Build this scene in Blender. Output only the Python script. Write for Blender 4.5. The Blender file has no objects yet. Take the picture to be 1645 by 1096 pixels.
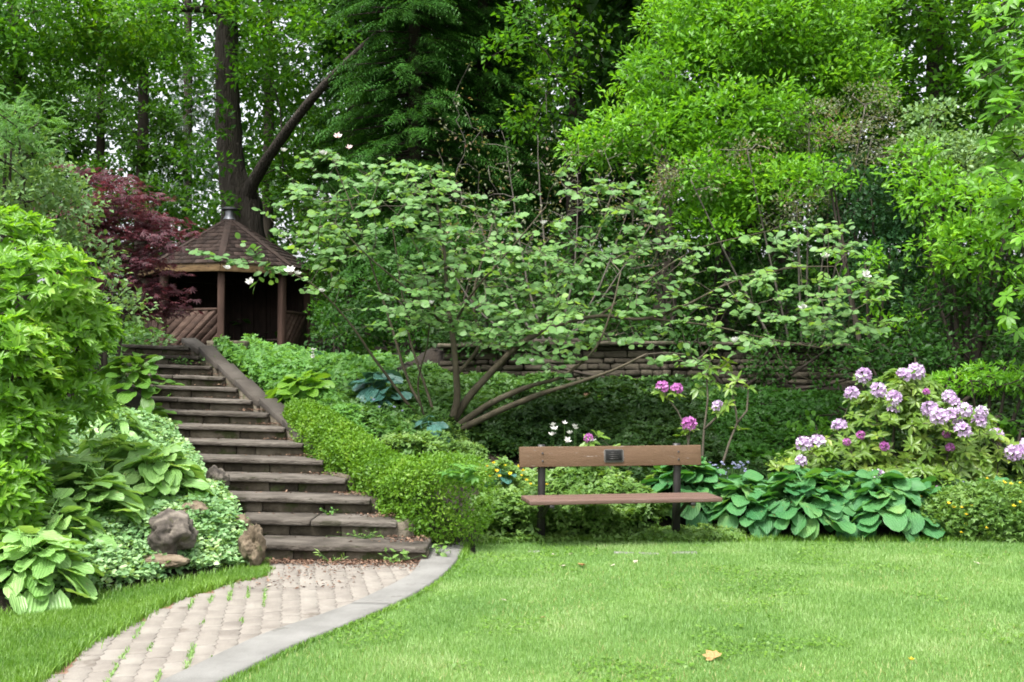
import bpy, bmesh, math, random
import numpy as np
from mathutils import Vector, Matrix, noise as mnoise

SC = bpy.context.scene
COL = SC.collection
R = math.radians

# ------------------------------------------------------------------ camera, sky, sun, exposure
CAM_Z = 1.6
F = 1764.0                      # focal length in photograph pixels (1645 wide)
PITCH = math.atan(60.0 / F)
cam_d = bpy.data.cameras.new('camera')
cam_d.sensor_width = 36.0
cam_d.lens = F / 1645.0 * 36.0
cam_d.clip_start = 0.1
cam_d.clip_end = 1000.0
cam = bpy.data.objects.new('camera', cam_d)
cam.location = (0, 0, CAM_Z)
cam.rotation_euler = (R(90) + PITCH, 0, 0)
COL.objects.link(cam)
SC.camera = cam

SUN_EL, SUN_AZ = R(64), R(-150)         # azimuth clockwise from +Y: high, behind the camera on the left
world = bpy.data.worlds.new('World')
SC.world = world
world.use_nodes = True
wn = world.node_tree
bg = wn.nodes['Background']
sky = wn.nodes.new('ShaderNodeTexSky')
sky.sky_type = 'NISHITA'
sky.sun_disc = False
sky.sun_elevation = SUN_EL
sky.sun_rotation = SUN_AZ
sky.air_density = 1.0
sky.dust_density = 6.0
sky.ozone_density = 1.0
hs = wn.nodes.new('ShaderNodeHueSaturation')     # thin bright cloud: most of the blue is gone
hs.inputs['Saturation'].default_value = 0.22
hs.inputs['Value'].default_value = 1.0
wn.links.new(sky.outputs['Color'], hs.inputs['Color'])
wn.links.new(hs.outputs['Color'], bg.inputs['Color'])
bg.inputs['Strength'].default_value = 0.15

sun_d = bpy.data.lights.new('sun', 'SUN')
sun_d.energy = 1.5
sun_d.angle = R(16)
sun_d.color = (1.0, 0.96, 0.9)
sun = bpy.data.objects.new('sun', sun_d)
sd = Vector((math.sin(SUN_AZ) * math.cos(SUN_EL), math.cos(SUN_AZ) * math.cos(SUN_EL), math.sin(SUN_EL)))
sun.rotation_euler = sd.to_track_quat('Z', 'Y').to_euler()
sun.location = (-10, -15, 30)
COL.objects.link(sun)

SC.view_settings.view_transform = 'Standard'
SC.view_settings.look = 'None'
SC.view_settings.gamma = 1.0
SC.view_settings.use_curve_mapping = False
SC.view_settings.exposure = 1.66
SC.render.engine = 'CYCLES'
SC.cycles.max_bounces = 8
SC.cycles.diffuse_bounces = 4
SC.cycles.transmission_bounces = 6
SC.cycles.transparent_max_bounces = 4
SC.cycles.use_denoising = True
SC.cycles.pixel_filter_type = 'BLACKMAN_HARRIS'
SC.cycles.filter_width = 1.8

# ------------------------------------------------------------------ measuring helpers
def at(px, py, D):
    """world point seen at photograph pixel (px, py) at distance D along +Y"""
    u = (px - 822.5) / F
    v = (548.0 - py) / F
    cy, sy = math.cos(PITCH), math.sin(PITCH)
    y = cy - v * sy
    z = sy + v * cy
    return np.array([u / y * D, D, CAM_Z + z / y * D])

def smooth(t):
    t = np.clip(t, 0, 1)
    return t * t * (3 - 2 * t)

def step_right(y):
    return -0.75 - 0.60 * (y - 9.58)
def step_left(y):
    return -2.13 - 0.575 * (y - 9.58)

WALL_Y = 17.0
def bed_edge(x):
    x = np.asarray(x, float)
    left = np.maximum(9.35 + (x + 2.1) * 1.5, 5.2)
    right = 10.55 + .3 * smooth((x + 0.7) / 0.9)
    return np.where(x < -2.1, left, np.where(x < -0.95, 9.55, right))

def H(x, y):
    x = np.asarray(x, float); y = np.asarray(y, float)
    leftside = x < (step_left(y) + step_right(y)) / 2
    e = np.where((x < -0.75) & ~leftside, np.maximum(9.55, 10.55 + 0.85 * (x + .75)), bed_edge(x))
    s = np.maximum(0, y - e)
    slope = np.where(x < -0.75, 0.285, 0.25)
    z = slope * s * np.where(leftside, s / (s + .35), 1.0) * np.where(leftside, 1.12, 1.0)
    # the bank on the left never stands far above the steps beside it
    near = np.maximum(0, .3 * (y - 9.6)) + .16 + .30 * np.maximum(0, step_left(y) - x)
    z = np.where(leftside & (y > 9.2), np.minimum(z, near), z)
    capz = 2.1 - .42 * smooth((x + 4.75) / 1.1) + .45 * smooth((x + 1.9) / .8)
    z = np.minimum(z, capz + 0.02 * (y - 16.5))
    # bed in front of the retaining wall stays lower; behind it the ground is level with its top
    wl = smooth((x + 1.6) / 0.8)
    low = np.minimum(z, 1.50 + 0.0 * z)
    z = np.where(y < WALL_Y + 0.1, z * (1 - wl) + low * wl, z)
    hill = 0.16 * np.maximum(0, y - 27)
    hill = np.where(x < -8, 0.05 * np.maximum(0, y - 27), hill)
    hill = np.minimum(hill, 6)
    z = z + hill
    ins = (x > step_left(y) - 0.12) & (x < step_right(y) + 0.12) & (y > 9.3) & (y < 16.4)
    z = np.where(ins, np.maximum(0, 0.3 * (y - 9.6)) - 0.35, z)
    return z

def gp(px, py, lo=3.0, hi=60.0):
    """point of the ground seen at a photograph pixel"""
    D = lo
    while D < hi:
        p = at(px, py, D)
        h = float(H(p[0], p[1]))
        if p[2] <= h:
            return np.array([p[0], p[1], h])
        D += 0.02
    p = at(px, py, hi)
    return p

# ------------------------------------------------------------------ object helpers
def wloc(o):
    v = np.zeros(3)
    while o is not None:
        v += np.array(o.location); o = o.parent
    return v

def tag(o, label=None, cat=None, group=None, kind=None):
    if label: o['label'] = label
    if cat: o['category'] = cat
    if group: o['group'] = group
    if kind: o['kind'] = kind
    return o

def thing(name, label, cat, loc=(0, 0, 0), group=None):
    o = bpy.data.objects.new(name, None)
    o.empty_display_size = 0.2
    o.location = [float(a) for a in loc]
    COL.objects.link(o)
    return tag(o, label, cat, group)

def mesh_np(name, V, F, mat=None, smooth_shade=False, mats=None, midx=None):
    """V (n,3); F list of (m,k) index arrays (k = 3 or 4, may be mixed)"""
    me = bpy.data.meshes.new(name)
    V = np.ascontiguousarray(V, dtype=np.float32)
    if not isinstance(F, (list, tuple)): F = [F]
    F = [np.asarray(f, dtype=np.int32) for f in F if len(f)]
    me.vertices.add(len(V))
    me.vertices.foreach_set('co', V.ravel())
    nl = sum(f.size for f in F); nf = sum(len(f) for f in F)
    me.loops.add(nl); me.polygons.add(nf)
    me.loops.foreach_set('vertex_index', np.concatenate([f.ravel() for f in F]))
    tot = np.concatenate([np.full(len(f), f.shape[1], np.int32) for f in F])
    start = np.concatenate([[0], np.cumsum(tot)[:-1]]).astype(np.int32)
    me.polygons.foreach_set('loop_start', start)
    if midx is not None:
        me.polygons.foreach_set('material_index', np.asarray(midx, np.int32))
    me.update(calc_edges=True)
    if smooth_shade:
        me.polygons.foreach_set('use_smooth', np.ones(nf, bool))
    for m in (mats if mats else [mat]):
        if m: me.materials.append(m)
    return me

def link(name, me, parent=None, loc=None):
    o = bpy.data.objects.new(name, me)
    if loc is not None: o.location = [float(a) for a in loc]
    if parent is not None: o.parent = parent
    COL.objects.link(o)
    return o

def part(name, V, Fc, mat, parent=None, smooth_shade=False, kind=None, **kw):
    """mesh given in world coordinates, hung under parent (parents only ever translate)"""
    V = np.asarray(V, float)
    if parent is not None: V = V - wloc(parent)
    o = link(name, mesh_np(name, V, Fc, mat, smooth_shade, **kw), parent)
    if kind: o['kind'] = kind
    return o

def piece(name, me, parent, M, ploc=None):
    """copy of a shared mesh under parent; M = 4x4 world matrix"""
    o = bpy.data.objects.new(name, me)
    o.parent = parent
    M = Matrix(M)
    if parent is not None:
        w = ploc if ploc is not None else wloc(parent)
        M = Matrix.Translation(Vector([-float(a) for a in w])) @ M
    o.matrix_basis = M
    COL.objects.link(o)
    return o

class MB:
    """collects shapes into one mesh"""
    def __init__(s): s.V = []; s.T = []; s.Q = []; s.n = 0
    def add(s, V, T=None, Q=None):
        V = np.asarray(V, float)
        if T is not None and len(T): s.T.append(np.asarray(T) + s.n)
        if Q is not None and len(Q): s.Q.append(np.asarray(Q) + s.n)
        s.V.append(V); s.n += len(V)
        return s
    def faces(s):
        f = []
        if s.T: f.append(np.concatenate(s.T))
        if s.Q: f.append(np.concatenate(s.Q))
        return f
    def verts(s): return np.concatenate(s.V)
    def build(s, name, mat, parent=None, smooth_shade=False, kind=None):
        return part(name, s.verts(), s.faces(), mat, parent, smooth_shade, kind)
    def mesh(s, name, mat, smooth_shade=False):
        return mesh_np(name, s.verts(), s.faces(), mat, smooth_shade)

def bm_to_np(bm):
    bm.verts.ensure_lookup_table()
    for i, v in enumerate(bm.verts): v.index = i
    V = np.array([v.co[:] for v in bm.verts])
    T = [[v.index for v in f.verts] for f in bm.faces if len(f.verts) == 3]
    Q = [[v.index for v in f.verts] for f in bm.faces if len(f.verts) == 4]
    for f in bm.faces:
        if len(f.verts) > 4:
            ids = [v.index for v in f.verts]
            T += [[ids[0], ids[i], ids[i + 1]] for i in range(1, len(ids) - 1)]
    return V, T, Q

def bevel_box(sx, sy, sz, b=0.01, seg=1, jit=0.0, seed=0, cuts=0):
    """box with bevelled edges centred on the origin -> (V, T, Q)"""
    bm = bmesh.new()
    bmesh.ops.create_cube(bm, size=1.0)
    bmesh.ops.scale(bm, vec=(sx, sy, sz), verts=bm.verts)
    if cuts:
        axis = int(np.argmax([sx, sy, sz]))
        es = [e for e in bm.edges if abs((e.verts[0].co - e.verts[1].co)[axis]) > 0.5 * [sx, sy, sz][axis]]
        bmesh.ops.subdivide_edges(bm, edges=es, cuts=cuts)
    sharp = [e for e in bm.edges if len(e.link_faces) == 2 and e.calc_face_angle(0) > 0.5]
    if b > 0:
        bmesh.ops.bevel(bm, geom=sharp, offset=b, segments=seg, affect='EDGES', profile=0.6)
    bmesh.ops.triangulate(bm, faces=[f for f in bm.faces if len(f.verts) > 4])
    if jit:
        rr = random.Random(seed)
        for v in bm.verts:
            v.co += Vector((rr.uniform(-1, 1), rr.uniform(-1, 1), rr.uniform(-1, 1))) * jit
    out = bm_to_np(bm)
    bm.free()
    return out

def xf(V, loc=(0, 0, 0), rz=0.0, rx=0.0, ry=0.0, scale=(1, 1, 1)):
    M = Matrix.Translation(Vector([float(a) for a in loc])) @ Matrix.Rotation(rz, 4, 'Z') @ Matrix.Rotation(ry, 4, 'Y') @ Matrix.Rotation(rx, 4, 'X') @ Matrix.Diagonal((*scale, 1))
    A = np.array(M)
    return np.asarray(V) @ A[:3, :3].T + A[:3, 3]

def norm(v):
    v = np.asarray(v, float)
    return v / np.maximum(np.linalg.norm(v, axis=-1, keepdims=True), 1e-9)

def resample(P, rad, step):
    """Catmull-Rom through the points"""
    P = np.asarray(P, float); rad = np.asarray(rad, float)
    out = []; ro = []
    n = len(P)
    for i in range(n - 1):
        p0 = P[max(i - 1, 0)]; p1 = P[i]; p2 = P[i + 1]; p3 = P[min(i + 2, n - 1)]
        k = max(1, int(np.linalg.norm(p2 - p1) / step))
        for j in range(k):
            t = j / k
            out.append(0.5 * ((2 * p1) + (-p0 + p2) * t + (2 * p0 - 5 * p1 + 4 * p2 - p3) * t * t + (-p0 + 3 * p1 - 3 * p2 + p3) * t ** 3))
            ro.append(rad[i] * (1 - t) + rad[i + 1] * t)
    out.append(P[-1]); ro.append(rad[-1])
    return np.array(out), np.array(ro)

def tube(P, rad, sides=8, rough=0.0, seed=0, cap=True):
    P = np.asarray(P, float); rad = np.asarray(rad, float)
    rng = np.random.default_rng(seed)
    n = len(P)
    T = norm(np.gradient(P, axis=0))
    nrm = np.cross(T[0], [0.3, 0.9, 0.2]); nrm /= np.linalg.norm(nrm)
    V = []
    ang = np.linspace(0, 2 * np.pi, sides, endpoint=False)
    for i in range(n):
        nrm = nrm - T[i] * np.dot(nrm, T[i]); nrm /= np.linalg.norm(nrm) + 1e-9
        b = np.cross(T[i], nrm)
        r = rad[i] * (1 + rough * rng.uniform(-1, 1, sides))
        V.append(P[i] + np.outer(np.cos(ang) * r, nrm) + np.outer(np.sin(ang) * r, b))
    V = np.concatenate(V)
    i0 = np.arange(n - 1)[:, None] * sides
    k = np.arange(sides)[None, :]; k2 = (k + 1) % sides
    Q = np.stack([i0 + k, i0 + k2, i0 + sides + k2, i0 + sides + k], -1).reshape(-1, 4)
    Tr = []
    if cap:
        for j in range(1, sides - 1):
            Tr.append([(n - 1) * sides, (n - 1) * sides + j, (n - 1) * sides + j + 1])
            Tr.append([0, j + 1, j])
    return V, np.array(Tr, int).reshape(-1, 3), Q

def frusta(A, B, ra, rb, sides=4):
    """many straight tapered pieces at once"""
    A = np.asarray(A, float); B = np.asarray(B, float)
    n = len(A)
    T = norm(B - A)
    ref = np.where(np.abs(T[:, 2:3]) > 0.9, np.array([[1., 0, 0]]), np.array([[0., 0, 1]]))
    X = norm(np.cross(T, ref)); Y = np.cross(T, X)
    ang = np.linspace(0, 2 * np.pi, sides, endpoint=False)
    ring = np.cos(ang)[None, :, None] * X[:, None, :] + np.sin(ang)[None, :, None] * Y[:, None, :]
    VA = A[:, None, :] + ring * np.asarray(ra)[:, None, None]
    VB = B[:, None, :] + ring * np.asarray(rb)[:, None, None]
    V = np.concatenate([VA, VB], 1).reshape(-1, 3)
    base = np.arange(n)[:, None] * 2 * sides
    k = np.arange(sides)[None, :]; k2 = (k + 1) % sides
    Q = np.stack([base + k, base + k2, base + sides + k2, base + sides + k], -1).reshape(-1, 4)
    return V, None, Q

def grow(limbs, anchors, rng, step=0.3, jit=0.05, r_tip=0.004, p=0.42, rmax=0.05, sag=0.0):
    """twigs from the limbs out to every anchor; limbs: list of (k,3) arrays -> frusta arrays and last directions"""
    nodes = [q for L in limbs for q in L]
    par = [-1] * len(nodes)
    nodes = [np.asarray(q, float) for q in nodes]
    anchors = np.asarray(anchors, float)
    L = np.array(nodes)
    d0 = np.array([np.min(np.linalg.norm(L - a, axis=1)) for a in anchors])
    dirs = np.zeros_like(anchors)
    buf = np.zeros((len(nodes) + 60 * len(anchors), 3)); n = len(nodes); buf[:n] = L
    nl = n
    for ai in np.argsort(d0):
        a = anchors[ai]
        dd = np.linalg.norm(buf[:n] - a, axis=1) + 0.35 * np.maximum(0, buf[:n, 2] - a[2])
        j = int(np.argmin(dd))
        s = buf[j]
        dist = np.linalg.norm(a - s)
        k = max(1, min(50, int(dist / step)))
        prev = j
        up = np.array([0, 0, 1.0]) * (0.12 - sag) * dist
        for i in range(1, k + 1):
            t = i / k
            q = s * (1 - t) + a * t + up * 4 * t * (1 - t) * 0.5
            if i < k: q = q + rng.normal(0, jit, 3) * min(1, dist)
            buf[n] = q; par.append(prev); prev = n; n += 1
        pp = par[prev]
        dirs[ai] = norm(buf[prev] - buf[pp]) if pp >= 0 else [0, 0, 1]
    cnt = np.zeros(n)
    leaf = np.ones(n, bool)
    for i in range(nl, n): leaf[par[i]] = False
    for i in range(n - 1, nl - 1, -1):
        if leaf[i]: cnt[i] += 1
        if par[i] >= nl: cnt[par[i]] += cnt[i]
    e = np.arange(nl, n)
    pe = np.array(par)[e]
    rb = np.minimum(r_tip * np.maximum(cnt[e], 1) ** p, rmax)
    ra = np.where(pe >= nl, np.minimum(r_tip * np.maximum(cnt[pe], 1) ** p, rmax), rb)
    ra = np.minimum(ra, rb * 1.4)
    return frusta(buf[pe], buf[e], ra, rb), dirs

# ------------------------------------------------------------------ leaf shapes (x = width, y = length, z = up)
def T_fold(w=0.6, lift=0.10):
    return np.array([[0, 0, 0], [-w / 2, .48, lift], [0, 1, -0.05], [w / 2, .48, lift]]), np.array([[0, 2, 1], [0, 3, 2]])
def T_hex(w=0.5, lift=0.06):
    # small pointed leaf, folded along the midrib: 4 faces
    return np.array([[0, 0, 0], [-w / 2, .38, lift], [-w * .36, .70, lift * .7], [0, 1, -.10], [w * .36, .70, lift * .7], [w / 2, .38, lift]]), np.array([[0, 3, 2], [0, 2, 1], [0, 5, 4], [0, 4, 3]])
def T_oval(w=0.6, lift=0.07, droop=0.18, fat=0.5):
    ys = [0, .2, fat, .82, 1]; ws = [0.02, .72, 1, .62, 0.0]
    V = []; 
    for y, q in zip(ys, ws):
        d = -droop * y * y
        V += [[-w / 2 * q, y, lift * q + d], [0, y, d], [w / 2 * q, y, lift * q + d]]
    V = np.array(V); T = []
    for i in range(4):
        a = 3 * i
        T += [[a, a + 1, a + 4], [a, a + 4, a + 3], [a + 1, a + 2, a + 5], [a + 1, a + 5, a + 4]]
    return V, np.array(T)
def T_star(lobes=7, spread=2.2, w=0.22):
    """palmate leaf of narrow leaflets"""
    V = []; T = []
    for i in range(lobes):
        a = (i / (lobes - 1) - .5) * 2 * spread * 0.75
        l = 1.0 - 0.35 * abs(i / (lobes - 1) - .5) * 2
        d = np.array([math.sin(a), math.cos(a)]); s = np.array([d[1], -d[0]]) * w * 0.5
        n = len(V)
        m = d * l * .5
        V += [[0, 0, 0], [m[0] - s[0], m[1] - s[1], .03], [d[0] * l, d[1] * l, -.12], [m[0] + s[0], m[1] + s[1], .03]]
        T += [[n, n + 2, n + 1], [n, n + 3, n + 2]]
    return np.array(V), np.array(T)
def T_feather(k=7, w=0.34):
    """flat drooping spray of a conifer"""
    V = []; T = []
    for i in range(k):
        y = i / k
        for sgn in (-1, 1):
            n = len(V)
            l = w * (1 - y) ** .7 + .05
            V += [[0, y, -.25 * y * y], [sgn * l, y + .22, -.25 * (y + .2) ** 2 - .08], [0, y + .11, -.25 * y * y]]
            T.append([n, n + 1, n + 2])
    n = len(V)
    V += [[-.03, .75, -.14], [.03, .75, -.14], [0, 1.08, -.32]]
    T.append([n, n + 1, n + 2])
    return np.array(V), np.array(T)
def T_trefoil(w=0.55):
    V = []; T = []
    for a in (-1.15, 0, 1.15):
        v, t = T_fold(w)
        c, s = math.cos(a), math.sin(a)
        v = v * (0.85 if a else 1)
        v = np.stack([v[:, 0] * c + v[:, 1] * s, -v[:, 0] * s + v[:, 1] * c, v[:, 2]], 1)
        T.append(t + len(V) * 4); V.append(v)
    return np.concatenate(V), np.concatenate(T)

def frames(axis, nor):
    y = norm(axis)
    z = nor - y * np.sum(nor * y, -1, keepdims=True)
    z = norm(z)
    x = np.cross(y, z)
    return x, y, z

def leaves(pos, axis, nor, size, tmpl, wscale=None):
    tv, tf = tmpl
    x, y, z = frames(axis, nor)
    n = len(pos)
    s = np.broadcast_to(np.asarray(size, float), (n,))[:, None, None]
    ws = np.ones(n) if wscale is None else wscale
    V = pos[:, None, :] + s * (tv[None, :, 0:1] * ws[:, None, None] * x[:, None] + tv[None, :, 1:2] * y[:, None] + tv[None, :, 2:3] * z[:, None])
    T = tf[None] + (np.arange(n) * len(tv))[:, None, None]
    return V.reshape(-1, 3), T.reshape(-1, 3)

def in_view(P, m=0.03):
    rel = P - np.array([0, 0, CAM_Z])
    cy, sy = math.cos(PITCH), math.sin(PITCH)
    d = rel[:, 1] * cy + rel[:, 2] * sy
    v = (-rel[:, 1] * sy + rel[:, 2] * cy) / np.maximum(d, .1)
    u = rel[:, 0] / np.maximum(d, .1)
    return (d > .3) & (np.abs(u) < 822.5 / F + m) & (np.abs(v) < 548 / F + m)

def to_px(P):
    rel = np.asarray(P) - np.array([0, 0, CAM_Z])
    cy, sy = math.cos(PITCH), math.sin(PITCH)
    d = rel[..., 1] * cy + rel[..., 2] * sy
    v = (-rel[..., 1] * sy + rel[..., 2] * cy) / d
    return np.stack([822.5 + F * rel[..., 0] / d, 548 - F * v], -1), d

def leaf_parts(parent, pos, axis, nor, size, tmpl, mat, nsep, name='leaf', rest='foliage', rest_tmpl=None):
    """the nsep leaves that show largest become parts of their own, the others one part of kind stuff"""
    pos = np.asarray(pos); n = len(pos)
    size = np.broadcast_to(np.asarray(size, float), (n,)).copy()
    if nsep > 0:
        px, d = to_px(pos)
        # coarse depth buffer so that the leaves picked are the ones in front
        cell = np.floor(px / 9.0).astype(int)
        score = d - 3 * size + np.where(in_view(pos, 0.0), 0, 100)
        order = np.argsort(score)
        seen = set(); pick = []
        for i in order:
            if score[i] > 90: break
            c = (cell[i, 0], cell[i, 1])
            if c in seen: continue
            seen.add(c); pick.append(i)
            if len(pick) >= nsep: break
        pick = np.array(pick, int)
    else:
        pick = np.zeros(0, int)
    me = mesh_np(name, tmpl[0], [tmpl[1]], mat)
    x, y, z = frames(np.asarray(axis), np.asarray(nor))
    pw = wloc(parent)
    for i in pick:
        s = size[i]
        M = Matrix(((x[i, 0] * s, y[i, 0] * s, z[i, 0] * s, pos[i, 0]), (x[i, 1] * s, y[i, 1] * s, z[i, 1] * s, pos[i, 1]),
                    (x[i, 2] * s, y[i, 2] * s, z[i, 2] * s, pos[i, 2]), (0, 0, 0, 1)))
        piece(name, me, parent, M, pw)
    keep = np.ones(n, bool); keep[pick] = False
    if keep.any():
        V, T = leaves(pos[keep], np.asarray(axis)[keep], np.asarray(nor)[keep], size[keep], rest_tmpl or tmpl)
        part(rest, V, [T], mat, parent, kind='stuff')

def rand_dirs(rng, n):
    return norm(rng.normal(size=(n, 3)))

def blob_clumps(blobs, rng, per_m2=1.0, shell=0.45, lump=0.25, n=None):
    """clump centres through the volume of ellipsoids (c, r); denser towards the outside"""
    C = []; O = []
    for c, r in blobs:
        c = np.asarray(c); r = np.asarray(r)
        area = 4 * np.pi * ((r[0] * r[1]) ** 1.6 / 3 + (r[0] * r[2]) ** 1.6 / 3 + (r[1] * r[2]) ** 1.6 / 3) ** (1 / 1.6)
        m = int(area * per_m2) + 1
        d = rand_dirs(rng, m)
        t = shell + (1 - shell) * rng.random(m) ** 0.6
        t *= 1 + lump * rng.normal(0, .5, m)
        C.append(c + d * r * t[:, None]); O.append(norm(d / r))
    return np.concatenate(C), np.concatenate(O)

def clump_leaves(C, O, rng, n=40, rad=0.35, size=0.1, up=0.6, droop=0.2, flat=0.7, out=0.6):
    """leaves of each clump: a tuft opening outwards and upwards"""
    m = len(C)
    rad = np.broadcast_to(np.asarray(rad, float), (m,))
    ci = np.repeat(np.arange(m), n)
    axis0 = norm(O * out + np.array([0, 0, up]) + rng.normal(0, .25, (m, 3)))
    d = norm(rng.normal(size=(m * n, 3)) + axis0[ci] * 0.9)
    t = rng.random(m * n) ** 0.45
    d2 = d.copy(); d2[:, 2] *= flat
    pos = C[ci] + d2 * (rad[ci] * t)[:, None]
    axis = norm(d + rng.normal(0, .45, (m * n, 3)) - np.array([0, 0, droop]))
    nor = norm(np.array([0, -.35, up + .3]) + d * 0.6 + rng.normal(0, .38, (m * n, 3)))
    sz = size * rng.uniform(.7, 1.25, m * n)
    return pos, axis, nor, sz
# ------------------------------------------------------------------ materials
def new_mat(name):
    m = bpy.data.materials.new(name)
    m.use_nodes = True
    nt = m.node_tree
    return m, nt, nt.nodes['Principled BSDF'], nt.nodes['Material Output']

def N(nt, t, **kw):
    n = nt.nodes.new(t)
    for k, v in kw.items(): setattr(n, k, v)
    return n

def ramp(nt, fac, stops):
    r = nt.nodes.new('ShaderNodeValToRGB')
    cr = r.color_ramp
    while len(cr.elements) < len(stops): cr.elements.new(0.5)
    for e, (p, c) in zip(cr.elements, stops):
        e.position = p; e.color = (*c, 1)
    nt.links.new(fac, r.inputs['Fac'])
    return r.outputs['Color']

def leaf_mat(name, c1, c2, rough=0.42, trans=0.32, spec=0.5, c3=None, tcol=None, noise_scale=1.3, veins=0):
    """leaf colours vary from leaf to leaf and, more slowly, through the crown"""
    m, nt, b, out = new_mat(name)
    L = nt.links
    geo = N(nt, 'ShaderNodeNewGeometry'); oi = N(nt, 'ShaderNodeObjectInfo')
    ad = N(nt, 'ShaderNodeMath', operation='ADD'); fr = N(nt, 'ShaderNodeMath', operation='FRACT')
    L.new(geo.outputs['Random Per Island'], ad.inputs[0]); L.new(oi.outputs['Random'], ad.inputs[1]); L.new(ad.outputs[0], fr.inputs[0])
    tx = N(nt, 'ShaderNodeTexNoise'); tx.inputs['Scale'].default_value = noise_scale; tx.inputs['Detail'].default_value = 2
    L.new(geo.outputs['Position'], tx.inputs['Vector'])
    mx = N(nt, 'ShaderNodeMath', operation='MULTIPLY_ADD'); mx.inputs[1].default_value = 0.55
    L.new(fr.outputs[0], mx.inputs[0])
    sc = N(nt, 'ShaderNodeMath', operation='MULTIPLY_ADD'); sc.inputs[1].default_value = 1.5; sc.inputs[2].default_value = -0.52
    L.new(tx.outputs['Fac'], sc.inputs[0]); L.new(sc.outputs[0], mx.inputs[2])
    stops = [(0.0, c1), (0.85, c2)] if c3 is None else [(0.0, c1), (0.7, c2), (0.97, c3)]
    col = ramp(nt, mx.outputs[0], stops)
    L.new(col, b.inputs['Base Color'])
    b.inputs['Roughness'].default_value = rough
    b.inputs['Specular IOR Level'].default_value = spec
    if veins:                                          # ribs running along the blade
        tc = N(nt, 'ShaderNodeTexCoord'); wv = N(nt, 'ShaderNodeTexWave', wave_type='BANDS', bands_direction='X')
        wv.inputs['Scale'].default_value = veins; wv.inputs['Distortion'].default_value = .6
        L.new(tc.outputs['Object'], wv.inputs['Vector'])
        bp = N(nt, 'ShaderNodeBump'); bp.inputs['Strength'].default_value = .30; bp.inputs['Distance'].default_value = .03
        L.new(wv.outputs['Fac'], bp.inputs['Height']); L.new(bp.outputs[0], b.inputs['Normal'])
        n2 = N(nt, 'ShaderNodeTexNoise'); n2.inputs['Scale'].default_value = 3.5; n2.inputs['Detail'].default_value = 4
        o2 = N(nt, 'ShaderNodeVectorMath', operation='SCALE'); o2.inputs[0].default_value = (17, 5, 9)
        a2 = N(nt, 'ShaderNodeVectorMath', operation='ADD')
        L.new(oi.outputs['Random'], o2.inputs['Scale']); L.new(o2.outputs[0], a2.inputs[0]); L.new(tc.outputs['Object'], a2.inputs[1]); L.new(a2.outputs[0], n2.inputs['Vector'])
        r2 = N(nt, 'ShaderNodeMapRange'); r2.inputs['From Min'].default_value = .68; r2.inputs['From Max'].default_value = .74; r2.inputs['To Max'].default_value = .75
        L.new(n2.outputs['Fac'], r2.inputs['Value'])
        mb_ = N(nt, 'ShaderNodeMix', data_type='RGBA'); mb_.inputs['B'].default_value = (.20, .17, .05, 1)
        L.new(r2.outputs[0], mb_.inputs['Factor']); L.new(col, mb_.inputs['A']); col = mb_.outputs['Result']
        L.new(col, b.inputs['Base Color'])
    tr = N(nt, 'ShaderNodeBsdfTranslucent')
    tm = N(nt, 'ShaderNodeMix', data_type='RGBA', blend_type='MULTIPLY'); tm.inputs['Factor'].default_value = 1.0
    L.new(col, tm.inputs['A']); tm.inputs['B'].default_value = (*(tcol or (1.9, 1.75, 0.75)), 1)
    L.new(tm.outputs['Result'], tr.inputs['Color'])
    ms = N(nt, 'ShaderNodeMixShader'); ms.inputs['Fac'].default_value = trans
    L.new(b.outputs[0], ms.inputs[1]); L.new(tr.outputs[0], ms.inputs[2]); L.new(ms.outputs[0], out.inputs['Surface'])
    return m

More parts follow.
